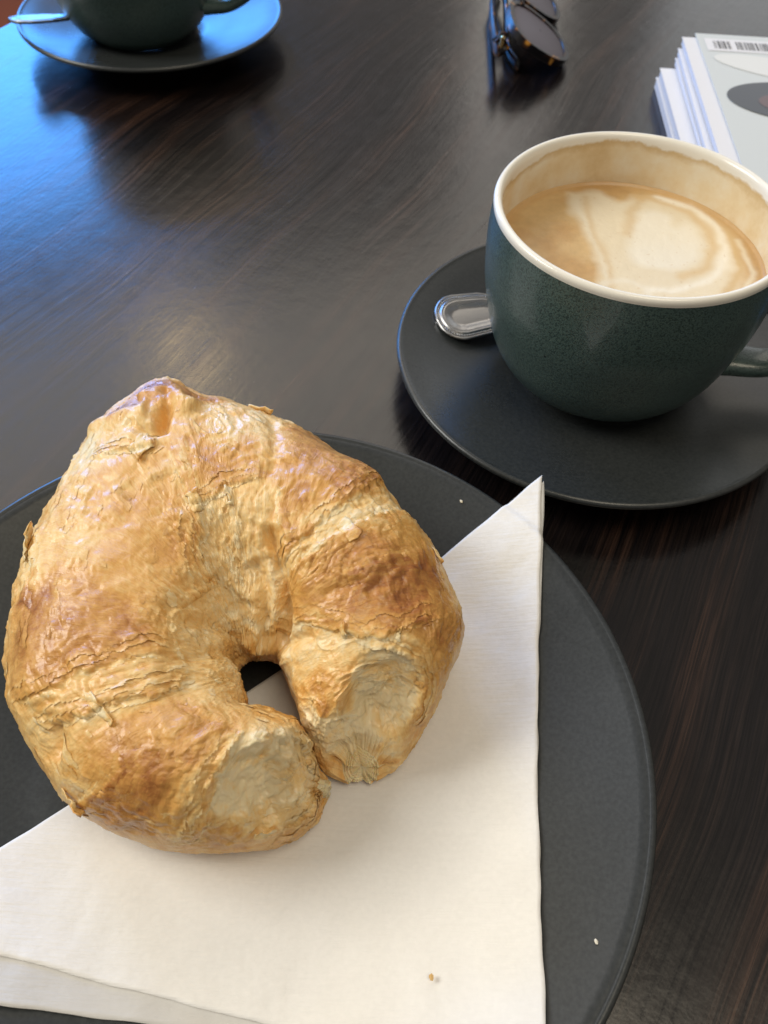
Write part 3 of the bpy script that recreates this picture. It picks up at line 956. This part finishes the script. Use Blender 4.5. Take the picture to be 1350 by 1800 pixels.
df = disp.ravel(); tf = toast.ravel()
layer_edges = []
form = np.zeros((n_s * n_t, 3))                # larger hollows and swellings
lump_ = fbm(V * 120 + 71, 2)
for fi, (kind, amp, reach, pts, ref) in enumerate(FEATURES):
    amp *= 1e-3; reach *= 1e-3
    if kind == 'bump':
        c_ = np.array(pts[0]) * 1e-4
        r_ = np.linalg.norm(V.reshape(-1, 3) + 0.0016 * lump_.reshape(-1, 1) - c_, axis=-1) / reach
        nv_ = Nn.reshape(-1, 3)[np.argmin(r_)]
        form += (amp * np.exp(-r_ ** (3 if amp < -0.005 else 2)))[:, None] * nv_
        continue
    idx, d, sg_, al = curve_dist(pts, reach * 3.2)
    p = V.reshape(-1, 3)[idx]
    w = sstep(0, 0.10, al) * sstep(1, 0.90, al)
    rag = 0.0011 * fbm(p * 260 + fi, 4, 0.6)
    if kind == 'step':
        q = np.array(ref) * 1e-4
        near = np.argmin(np.sum((p - q) ** 2, -1)) if len(p) else 0
        if sg_[near] < 0: sg_ = -sg_
        layer_edges.append((fi, idx, sg_ * d, w))
        sd = sg_ * d + rag * 1.3
        df[idx] += w * 0.65 * amp * (sstep(-0.00016, 0.00016, sd) * np.exp(-np.clip(sd, 0, None) / reach) - 0.35 * sstep(0.0003, -0.0003, sd) * np.exp(np.clip(sd, None, 0) / 0.0022))
        tf[idx] += w * (-0.16 * sstep(0.0004, -0.0004, sd) * np.exp(np.clip(sd, None, 0) / 0.0025) + 0.10 * np.exp(-((sd - 0.0012) / 0.0012) ** 2))
    elif kind == 'groove':
        sd = d + rag * 0.4
        df[idx] -= w * 1.5 * amp * np.exp(-(sd / reach) ** 2)
        tf[idx] += 0.05 * w * np.exp(-(sd / reach) ** 2)
    elif kind == 'ridge':
        df[idx] += w * amp * np.exp(-(d / reach) ** 2)
    elif kind == 'fib':
        sd = sg_ * d
        cl = np.sum(np.linalg.norm(np.diff(np.array(pts, float) * 1e-4, axis=0), axis=1))
        sw = sd + 0.0012 * fbm(p * 140 + fi, 2)
        sig = 2.0 * fbm(np.c_[al * cl * 95, sw * 620, np.full(len(sd), fi * 3.7)], 3, 0.6)
        env = w * np.exp(-(sd / reach) ** 2)
        df[idx] += env * amp * 0.6 * sig
        tf[idx] += env * (0.62 * (0.25 - tf[idx]) - 0.05 * sig)
disp = df.reshape(disp.shape); toast = tf.reshape(toast.shape)

# flakes: ragged terraces of thin layers, wrinkles along the roll, blisters
lump = fbm(V * 42, 3)
disp += 0.0012 * lump
wp = V + 0.0055 * np.stack([gnoise(V * 110 + 3), gnoise(V * 110 + 41), gnoise(V * 110 + 77)], -1)
q = 3.2 * fbm(np.stack([AR * 50, TH * 1.3, wp[..., 2] * 30], -1) + 250 * (wp - V), 4, 0.55) + 8
fl = np.floor(q); fr = q - fl
disp += (0.00006 + 0.00014 * sstep(-0.1, 0.3, gnoise(V * 60 + 91))) * (fl - 8 + sstep(0.80, 1.0, fr))
lev = np.modf(np.sin(fl * 12.99) * 43758.5)[0]
toast += 0.05 * lev - 0.03 * np.exp(-((fr - 0.86) / 0.07) ** 2)
msk = sstep(-0.15, 0.45, fbm(V * 45 + 13, 2)) * (sstep(0.0, 0.07, tt) * sstep(1.0, 0.93, tt))[:, None]
wr = fbm(np.stack([AR * 230, TH * 4, np.zeros_like(AR)], -1) + (1.6 * fbm(V * 90 + 2, 3))[..., None], 4, 0.6)
disp += 0.00024 * wr * (0.15 + 0.85 * msk)
toast -= 0.05 * wr * msk
rdg = 1 - np.abs(fbm(np.stack([AR * 120 + 0.9 * TH, TH * 2.2, np.zeros_like(AR)], -1) + (1.3 * fbm(V * 60 + 21, 2))[..., None], 3, 0.5)) * 2.2
rdg = np.clip(rdg, 0, 1) ** 2 * sstep(-0.2, 0.3, fbm(V * 38 + 61, 2)) * (sstep(0.0, 0.10, tt) * sstep(1.0, 0.90, tt))[:, None]
disp += 0.00050 * rdg
toast -= 0.06 * rdg
toast -= 0.035
bl = gnoise(V * 240 + 6); disp += 0.00010 * np.clip(bl, -0.2, 1)
disp += 0.00009 * fbm(V * 520, 3, 0.6)
toast += 0.06 * fbm(V * 400 + 9, 3)

# soft, stretched, uneven crumb where the ends are torn open
pale = sstep(0.24, 0.08, toast) * ((sstep(0.17, 0.10, tt) + sstep(0.83, 0.90, tt))[:, None])
disp += pale * (0.0010 * fbm(V * np.array([150, 150, 210]) + 19, 3, 0.6) - 0.0011 * np.clip(gnoise(V * 330 + 4) - 0.15, 0, 1))
toast += pale * 0.10 * fbm(V * 200 + 33, 3)
disp *= (0.2 + 0.8 * sstep(0.0, 0.05, tt) * sstep(1.0, 0.95, tt))[:, None]
V2 = V + Nn * disp[..., None] + form.reshape(V.shape)
rp_ = np.hypot(V2[..., 0] - PLATE_C[0], V2[..., 1] - PLATE_C[1])
V2[..., 2] = np.maximum(V2[..., 2], np.maximum(Z0 - 0.0004, plate_z(rp_) + 0.0006))
# ragged torn rims
ends = []
for k0, k1, tw in ((0, 12, tt), (-1, -13, 1 - tt)):
    ax = V[k0].mean(0) - V[k1].mean(0); ax[2] = 0; ax /= np.linalg.norm(ax)
    rg = 0.0016 * fbm(np.stack([np.cos(th) * 3.5, np.sin(th) * 3.5, np.full(n_t, k0 * 3.0)], -1), 4, 0.6)
    V2 += (sstep(0.045, 0.0, tw)[:, None] * rg[None])[..., None] * ax
    ends.append(ax)
CO = np.array([-0.04, 0.12, 0.008])
cro = empty("croissant", tuple(CO))
tag(cro, "golden flaky croissant with torn ends lying on the napkin", "croissant")
toast = np.clip(toast, 0.0, 1.0)
flow = np.stack([AR + 0.0012 * fbm(V * 160 + 8, 2), TH * 0.025, V[..., 2] * 0.3], -1)
fe_ = (sstep(0.09, 0.05, tt) + sstep(0.91, 0.95, tt))[:, None, None]
flow = flow * (1 - fe_) + V * 0.45 * fe_   # runs round the roll, for the fine fibres of the skin
mesh_obj("crust", (V2 - CO).reshape(-1, 3), grid_faces(n_s, n_t, True), M_PASTRY, cro, attrs={"toast": toast.ravel(), "flow": flow.reshape(-1, 3)})


# thin flakes lifting off the layers: small patches of the skin, curled up along one side
fv, ff, ft, fw = [], [], [], []
NV = grid_normals(V2)
fr_ = np.random.default_rng(5)
for k in range(420):
    i0, j0 = int(fr_.integers(20, n_s - 40)), int(fr_.uniform(0.14, 0.74) * n_t)
    sz_ = fr_.uniform(0.35, 1.0) ** 1.5
    na, nb = 4 + int(26 * sz_ * fr_.uniform(0.6, 1)), 4 + int(17 * sz_ * fr_.uniform(0.5, 1))
    ii, jj = np.meshgrid(np.arange(i0, min(i0 + na, n_s - 2)), np.arange(j0, j0 + nb), indexing='ij')
    if ii.shape[0] < 4: continue
    a_ = (ii - i0) / (ii.shape[0] - 1); b_ = (jj - j0) / (nb - 1)
    ang = fr_.uniform(0, 2 * np.pi)
    e_ = 0.5 + 0.5 * ((a_ - 0.5) * math.cos(ang) + (b_ - 0.5) * math.sin(ang)) * 1.4
    lift = 0.00004 + fr_.uniform(0.00006, 0.00042) * np.clip(e_, 0, 1) ** 2
    q = V2[ii, jj] + NV[ii, jj] * lift[..., None]
    keep = np.hypot(a_ - 0.5, b_ - 0.5) < 0.34 + 0.20 * gnoise(q * 170 + k) + 0.12 * gnoise(q * 600 + k)
    m_ = ii.shape[1]
    base = sum(len(v_) for v_ in fv)
    fw.append(flow[ii, jj].reshape(-1, 3) + 0.31 * k); fv.append(q.reshape(-1, 3)); ft.append((toast[ii, jj] + fr_.uniform(-0.14, 0.07)).ravel())
    for x_ in range(ii.shape[0] - 1):
        for y_ in range(m_ - 1):
            if keep[x_, y_] and keep[x_ + 1, y_ + 1] and keep[x_ + 1, y_] and keep[x_, y_ + 1]:
                ff.append((base + x_ * m_ + y_, base + x_ * m_ + y_ + 1, base + (x_ + 1) * m_ + y_ + 1, base + (x_ + 1) * m_ + y_))
fo = mesh_obj("loose_flakes", np.vstack(fv) - CO, np.array(ff), M_PASTRY, cro, attrs={"toast": np.clip(np.concatenate(ft), 0, 1), "flow": np.vstack(fw)})
fo["kind"] = "stuff"

# sheets of dough that end along the roll: two or three thin layers over each other, with ragged edges
for fi, idx, sd0, w0 in layer_edges:
    big = np.full(n_s * n_t, -1.0); big[idx] = np.where(w0 > 0.02, sd0, -1.0)
    wgt = np.zeros(n_s * n_t); wgt[idx] = w0
    rows = np.unique(idx // n_t); cols = np.unique(idx % n_t)
    r0, r1, c0, c1 = rows.min(), rows.max() + 1, cols.min(), cols.max() + 1
    if r1 - r0 < 4 or c1 - c0 < 4: continue
    S_ = big.reshape(n_s, n_t)[r0:r1, c0:c1]; W_ = wgt.reshape(n_s, n_t)[r0:r1, c0:c1]
    P_ = V2[r0:r1, c0:c1]; N_ = NV[r0:r1, c0:c1]; T_ = toast[r0:r1, c0:c1]; F_ = flow[r0:r1, c0:c1]
    rg1 = fbm(P_ * 95 + fi, 3, 0.55)
    m_ = c1 - c0
    for k, (off, lf) in enumerate(((-0.0012, 0.00016), (0.0012, 0.00030), (0.0036, 0.00038))):
        e0 = S_ - off - 0.0022 * rg1 - 0.0008 * fbm(P_ * 210 + fi * 3 + k * 11, 3)
        ok = (e0 > 0) & (S_ > -0.0040) & (S_ < 0.015) & (W_ > 0.04)
        cell = ok[:-1, :-1] & ok[1:, :-1] & ok[:-1, 1:] & ok[1:, 1:]
        if cell.sum() < 12: continue
        a_, b_ = np.nonzero(cell)
        fc = np.stack([a_ * m_ + b_, a_ * m_ + b_ + 1, (a_ + 1) * m_ + b_ + 1, (a_ + 1) * m_ + b_], -1)
        ec = np.clip(e0, 0, None)
        lift = lf * (W_ ** 0.5) * (np.exp(-ec / 0.0045) * (1 + 0.9 * np.exp(-ec / 0.0010) * gnoise(P_ * 180 + k)) - 0.30 * sstep(0.008, 0.014, S_)) + 0.00003
        q = (P_ + N_ * lift[..., None]).reshape(-1, 3)
        tq = (T_ - 0.16 * np.exp(-ec / 0.0010) + 0.07 * np.exp(-((ec - 0.0022) / 0.0012) ** 2) + 0.03 * k).ravel()
        used, inv = np.unique(fc, return_inverse=True)
        mesh_obj("pastry_layer", q[used] - CO, inv.reshape(-1, 4), M_PASTRY, cro, attrs={"toast": np.clip(tq[used], 0, 1), "flow": F_.reshape(-1, 3)[used]})

# a few large flakes that stand off the outline, each one a piece of its own
for (x, y, z, na, nb, lift, ang) in BIG_FLAKES:
    f_ = int(np.argmin(np.sum((V.reshape(-1, 3) - np.array([x, y, z]) * 1e-4) ** 2, -1)))
    i0, j0 = max(f_ // n_t - na // 2, 0), f_ % n_t - nb // 2
    ii, jj = np.meshgrid(np.clip(np.arange(i0, i0 + na), 0, n_s - 1), np.arange(j0, j0 + nb) % n_t, indexing='ij')
    a_, b_ = np.meshgrid(np.linspace(0, 1, na), np.linspace(0, 1, nb), indexing='ij')
    e_ = np.clip(0.5 + ((a_ - 0.5) * math.cos(ang) + (b_ - 0.5) * math.sin(ang)), 0, 1)
    q = V2[ii, jj] + NV[ii, jj] * (0.0001 + lift * 1e-3 * e_ ** 2.2 + 0.0004 * e_ * gnoise(V2[ii, jj] * 500))[..., None]
    q = q + 0.0007 * np.stack([gnoise(q * 350), gnoise(q * 350 + 5), gnoise(q * 350 + 9)], -1) * (np.hypot(a_ - 0.5, b_ - 0.5) > 0.4)[..., None]
    o = mesh_obj("flake", q.reshape(-1, 3) - CO, grid_faces(na, nb), M_PASTRY, cro, attrs={"toast": np.clip(toast[ii, jj] - 0.05 - 0.2 * e_ + 0.3 * (e_ > 0.9), 0, 1).ravel(), "flow": flow[ii, jj].reshape(-1, 3)})
    md = o.modifiers.new("thickness", 'SOLIDIFY'); md.thickness = 0.0003


def torn_face(ring, ax, depth, seed, rim_toast):
    """soft stretched crumb inside a torn end"""
    K = 110
    c = ring.mean(0)
    u, s_, vt = np.linalg.svd(ring - c)
    nrm = vt[2] * np.sign(vt[2] @ ax)
    f = np.linspace(1, 0.01, K) ** 0.9
    P = c + (ring[None] - c) * f[:, None, None]
    e = 1 - f[:, None] ** 2
    lo = fbm(P * 85 + seed, 2)
    fold = fbm(P * np.array([150, 150, 260]) + seed * 2 + 0.8 * lo[..., None], 4, 0.55)
    lay = np.sin(2 * np.pi * (f[:, None] * 7 + 1.3 * fbm(P * 90 + seed + 7, 3))) * sstep(0.35, 0.85, f[:, None] * np.ones_like(lo))
    dd = -depth * sstep(0.0, 0.95, e) + sstep(0, 0.5, e) * (0.0010 * lo + 0.0006 * fold) + sstep(0, 0.15, e) * 0.0003 * lay
    P = P + nrm * dd[..., None]
    P[..., 2] = np.maximum(P[..., 2], Z0 - 0.0002)
    t_ = 0.30 + 0.16 * fold - 0.22 * lo - 0.06 * lay + 0.08 * sstep(0.10, 0.0, e) + 0.05 * fbm(P * 500, 3)
    return P, np.clip(t_, 0, 1)


for k0, ax, depth, seed in ((0, ends[0], -0.0012, 3.0), (-1, ends[1], -0.0012, 21.0)):
    P, t_ = torn_face(V2[k0], ax, depth, seed, toast[k0])
    fcs = grid_faces(len(P), n_t, True)
    mesh_obj("torn_crumb", (P - CO).reshape(-1, 3), fcs if k0 else fcs[:, ::-1], M_CRUMB, cro, attrs={"toast": t_.ravel(), "flow": P.reshape(-1, 3) * 0.45})

# ------------------------------------------------------------------ napkin (a square tissue folded corner to corner)
NA, NB, NC = np.array([0.0525, 0.1868]), np.array([0.0413, 0.0150]), np.array([-0.1198, 0.0435])


def nap_height(xy, off):
    r = np.hypot(xy[..., 0] - PLATE_C[0], xy[..., 1] - PLATE_C[1])
    over = np.clip(r - PLATE_R, 0, None)
    z = plate_z(r)
    flat = 0.0062 + 0.0138 * sstep(0.074, 0.118, r) * 1.0
    z = np.maximum(z, flat * 0.98) + over * 0.30
    p = np.concatenate([xy, np.zeros(xy.shape[:-1] + (1,))], -1)
    z = z + 0.0007 * np.exp(-((r - 0.1120) / 0.0013) ** 2)
    z = z + 0.0012 * (0.6 + fbm(p * 30 + off, 3)) * sstep(0.02, 0.09, r)
    return z


def build_ply(name, A, B, Cc, off, mat, parent):
    n = 150
    vs, idx, fs = [], {}, []
    for i in range(n + 1):
        for j in range(n + 1 - i):
            idx[i, j] = len(vs)
            vs.append(B + (A - B) * (i / n) + (Cc - B) * (j / n))
    for i in range(n):
        for j in range(n - i):
            fs.append((idx[i, j], idx[i + 1, j], idx[i, j + 1]))
            if i + j < n - 1: fs.append((idx[i + 1, j], idx[i + 1, j + 1], idx[i, j + 1]))
    vs = np.array(vs)
    # slightly uneven cut edges
    p3 = np.c_[vs, np.zeros(len(vs))]
    vs = vs + 0.0005 * np.c_[fbm(p3 * 60 + off, 2), fbm(p3 * 60 + off + 4, 2)]
    z = nap_height(vs, off * 0.0) + off * 0.0001
    o = mesh_obj(name, np.c_[vs, z], np.array(fs)[:, ::-1], mat, parent)
    md = o.modifiers.new("thickness", 'SOLIDIFY'); md.thickness = 0.0003; md.offset = 1
    return o


nap = empty("napkin", (0, 0, 0))
tag(nap, "white paper napkin folded into a triangle under the croissant", "napkin")
build_ply("upper_ply", NA, NB, NC, 7, M_NAP, nap)
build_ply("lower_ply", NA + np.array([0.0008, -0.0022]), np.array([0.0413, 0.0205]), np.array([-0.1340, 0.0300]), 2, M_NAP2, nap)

# ------------------------------------------------------------------ magazines


def build_magazine(name, corner, w, l, rz, z0, thick, label, cover_mat, margin=0.0):
    """corner = far left corner; extends +x by w and -y by l in its own frame"""
    o = empty(name, (corner[0], corner[1], z0), rz)
    tag(o, label, "magazine", "stack of magazines")
    def slab(nm, x0, x1, y0, y1, za, zb, mat, bow=0.0):
        n = 14
        v = []
        for yy in np.linspace(y0, y1, n):
            for xx in np.linspace(x0, x1, n):
                b_ = bow * (0.5 + 0.5 * math.sin(3 * xx / w + 2 * yy / l))
                v.append((xx, yy, zb + b_))
        k0 = len(v)
        for yy in np.linspace(y0, y1, n):
            for xx in np.linspace(x0, x1, n):
                v.append((xx, yy, za))
        f = [tuple(q) for q in grid_faces(n, n)[:, ::-1]] + [tuple(q + k0) for q in grid_faces(n, n)]
        for i in range(n - 1):
            f.append((i, i + 1, k0 + i + 1, k0 + i)); a = (n - 1) * n
            f.append((a + i + 1, a + i, k0 + a + i, k0 + a + i + 1))
            f.append(((i + 1) * n, i * n, k0 + i * n, k0 + (i + 1) * n))
            f.append((i * n + n - 1, (i + 1) * n + n - 1, k0 + (i + 1) * n + n - 1, k0 + i * n + n - 1))
        return mesh_obj(nm, v, f, mat, o, smooth=False)
    c = 0.0004
    slab("pages", 0.0006, w - 0.001, -l + 0.001, -0.0006, 0.0004, thick - c - 0.00005, M_EDGE)
    slab("cover", 0, w, -l, 0, thick - c, thick, cover_mat, bow=0.0002)
    return o


M_COVER = simple("pale_green_cover", (0.55, 0.575, 0.555), 0.35)
M_INK = simple("black_ink", (0.03, 0.03, 0.035), 0.4)
M_PALE = simple("pale_print", (0.66, 0.66, 0.62), 0.32)
M_HAIR = simple("dark_print", (0.035, 0.04, 0.05), 0.3)
M_SKIN = simple("brown_print", (0.10, 0.055, 0.058), 0.3)
mr = math.radians(-2.0)
build_magazine("magazine", (0.1505, 0.5235), 0.150, 0.205, mr, 0.0, 0.0062, "white magazine at the very bottom of the stack", M_WHITE)
build_magazine("magazine", (0.1512, 0.5225), 0.150, 0.205, mr, 0.0064, 0.0056, "white magazine second from the bottom of the stack", M_WHITE)
build_magazine("magazine", (0.1597, 0.5270), 0.150, 0.205, mr * 1.2, 0.0122, 0.0040, "thin white magazine in the middle of the stack", M_WHITE)
build_magazine("magazine", (0.1606, 0.5300), 0.150, 0.205, mr * 1.5, 0.0164, 0.0040, "white magazine second from the top of the stack", M_WHITE)
topmag = build_magazine("magazine", (0.1625, 0.5345), 0.150, 0.205, mr * 1.2, 0.0206, 0.0044, "white bordered magazine under the printed cover at the top right", M_WHITE)
mz = 0.0253
cov = build_magazine("magazine", (0.1703, 0.5375), 0.150, 0.205, mr, mz - 0.0003, 0.0012, "topmost magazine with barcode and dark portrait on pale green cover", M_COVER)


def flat_print(name, pts, mat, parent, z):
    pts = np.array(pts, float)
    v = np.c_[pts, np.full(len(pts), z)]
    return mesh_obj(name, v, [tuple(range(len(pts)))], mat, parent, smooth=False)


def ellipse(cx, cy, a, b, rot=0, n=48):
    t = np.linspace(0, 2 * np.pi, n, endpoint=False)
    x, y = a * np.cos(t), b * np.sin(t)
    return np.c_[cx + x * math.cos(rot) - y * math.sin(rot), cy + x * math.sin(rot) + y * math.cos(rot)]


pz = 0.0012 + 0.0002 + 0.0001
flat_print("barcode_panel", [(0.004, -0.0225), (0.075, -0.0225), (0.075, -0.0065), (0.004, -0.0065)], M_WHITE, cov, pz)
bm = bmesh.new()
xx = 0.0085
rb_ = random.Random(4)
while xx < 0.070:
    wv = rb_.choice([0.0004, 0.0004, 0.0008, 0.0012])
    gap = rb_.choice([0.0004, 0.0006, 0.0010])
    if 0.0185 < xx < 0.0215: xx = 0.0215
    y0 = -0.0195
    q = [bm.verts.new((xx, y0, pz + 0.0001)), bm.verts.new((xx + wv, y0, pz + 0.0001)), bm.verts.new((xx + wv, -0.0095, pz + 0.0001)), bm.verts.new((xx, -0.0095, pz + 0.0001))]
    bm.faces.new(q)
    xx += wv + gap
me = bpy.data.meshes.new("barcode"); bm.to_mesh(me); bm.free(); me.materials.append(M_INK)
o = bpy.data.objects.new("barcode", me); C.objects.link(o); o.parent = cov
flat_print("printed_hat_brim", ellipse(0.047, -0.043, 0.043, 0.0125, -0.30), M_PALE, cov, pz)
flat_print("printed_hair", ellipse(0.045, -0.080, 0.040, 0.022, -0.10), M_HAIR, cov, pz + 0.0001)
flat_print("printed_face", ellipse(0.052, -0.084, 0.031, 0.014, -0.1), M_SKIN, cov, pz + 0.0002)

# ------------------------------------------------------------------ sunglasses lying on the table
sg = empty("sunglasses", (0.0590, 0.5260, 0.0))
sg.rotation_euler = (0, 0, math.radians(0))
tag(sg, "dark tortoiseshell sunglasses lying folded at the top edge", "sunglasses")
# local frame of the front: u = row of lenses (away from the camera), v = brow to cheek (to the right and down)
tilt = math.radians(30)
def front(u, v, w):
    return np.stack([v * math.cos(tilt) + w * math.sin(tilt) + 0.002, u, 0.0262 - v * math.sin(tilt) + w * math.cos(tilt)], -1)
def lens_outline(u0, sgn, n=72, grow=0.0):
    t = np.linspace(0, 2 * np.pi, n, endpoint=False)
    a, b_ = 0.0245 + grow, 0.0195 + grow
    cu = np.sign(np.cos(t)) * np.abs(np.cos(t)) ** 0.78
    cv = np.sign(np.sin(t)) * np.abs(np.sin(t)) ** 0.78
    v = 0.0225 + b_ * cv
    u = u0 + a * cu * (1.0 - 0.12 * cv) + sgn * 0.002 * cv
    return u, v
for k_, (u0, sgn) in enumerate(((0.0285, 1), (0.0905, -1))):
    uo, vo = lens_outline(u0, sgn, grow=0.0034); ui, vi = lens_outline(u0, sgn)
    n = len(uo)
    rings = [front(uo, vo, np.full(n, 0.0016)), front(ui, vi, np.full(n, 0.0016)), front(ui, vi, np.full(n, -0.0035)), front(uo, vo, np.full(n, -0.0035))]
    rings = np.array(rings + [rings[0]])
    o = mesh_obj("rim", rings.reshape(-1, 3), grid_faces(5, n, True), M_TORT, sg, smooth=False)
    md = o.modifiers.new("bevel", 'BEVEL'); md.width = 0.0007; md.segments = 2
    cu, cv = ui.mean(), vi.mean()
    lr = []
    for s_ in np.linspace(1, 0.02, 12):
        lr.append(front(cu + (ui - cu) * s_, cv + (vi - cv) * s_, np.full(n, 0.0006 + 0.0016 * (1 - s_ ** 2))))
    mesh_obj("lens", np.array(lr).reshape(-1, 3), grid_faces(12, n, True), M_LENS, sg)


def tube(name, pts, wy, wz, mat, parent, n=40, seg=14):
    p = catmull(pts, n)
    t = np.gradient(p, axis=0); t /= np.linalg.norm(t, axis=1, keepdims=True)
    up = np.array([0, 0, 1.0])
    sd = np.cross(t, up); sd /= np.linalg.norm(sd, axis=1, keepdims=True)
    u2 = np.cross(sd, t)
    th = np.linspace(0, 2 * np.pi, seg, endpoint=False)
    e = np.linspace(0, 1, n)
    fade = np.sqrt(np.clip(np.minimum(e, 1 - e) / 0.03, 0.05, 1))
    v = p[:, None] + (sd[:, None] * (np.cos(th) * wy)[None, :, None] + u2[:, None] * (np.sin(th) * wz)[None, :, None]) * fade[:, None, None]
    return mesh_obj(name, v.reshape(-1, 3), grid_faces(n, seg, True), mat, parent)


tube("bridge", [front(np.array(0.052), np.array(0.012), np.array(0.0)), front(np.array(0.0595), np.array(0.009), np.array(0.001)), front(np.array(0.067), np.array(0.012), np.array(0.0))], 0.002, 0.0025, M_TORT, sg)
tube("temple", [(-0.001, 0.012, 0.022), (-0.0030, 0.011, 0.014), (-0.004, 0.034, 0.008), (-0.003, 0.090, 0.006), (0.004, 0.122, 0.004)], 0.0022, 0.0060, M_TORT, sg)
tube("temple", [(-0.001, 0.116, 0.022), (0.002, 0.120, 0.014), (0.005, 0.090, 0.010), (0.004, 0.030, 0.0055), (0.010, 0.006, 0.004)], 0.0016, 0.0042, M_TORT, sg)
for y_ in (0.0025, 0.1165):
    tube("hinge", [(-0.0025, y_ - 0.002, 0.024), (-0.0025, y_, 0.020), (-0.0025, y_ + 0.002, 0.016)], 0.0016, 0.0016, simple("gold_metal", (0.7, 0.5, 0.22), 0.2, 1.0), sg, n=10, seg=10)

# ------------------------------------------------------------------ crumbs


def crumb(loc, size, label, col=(0.60, 0.38, 0.14), group="crumbs"):
    bm = bmesh.new()
    bmesh.ops.create_icosphere(bm, subdivisions=2, radius=1.0)
    r_ = random.Random(sum(map(ord, label)))
    for v in bm.verts:
        v.co *= 0.75 + 0.5 * r_.random()
        v.co.x *= 1.5; v.co.z *= 0.5
    me = bpy.data.meshes.new("pastry_crumb"); bm.to_mesh(me); bm.free()
    me.materials.append(simple("crumb_crust", col, 0.6))
    o = bpy.data.objects.new("pastry_crumb", me); C.objects.link(o)
    o.location = loc; o.scale = (size,) * 3; o.rotation_euler = (0, 0, r_.random() * 3)
    tag(o, label, "crumb", group)
    return o


def plate_at(x, y):
    return float(plate_z(math.hypot(x - PLATE_C[0], y - PLATE_C[1])))


crumb((0.0167, 0.0372, plate_at(0.0167, 0.0372) + 0.0028), 0.00055, "tiny golden crumb on the napkin near the bottom edge")
crumb((0.0559, 0.0455, plate_at(0.0559, 0.0455) + 0.0004), 0.00040, "tiny pale crumb on the plate right of the napkin", (0.7, 0.66, 0.55))
crumb((0.0259, 0.1791, plate_at(0.0259, 0.1791) + 0.0004), 0.00045, "tiny pale crumb on the plate between croissant and saucer", (0.7, 0.62, 0.45))
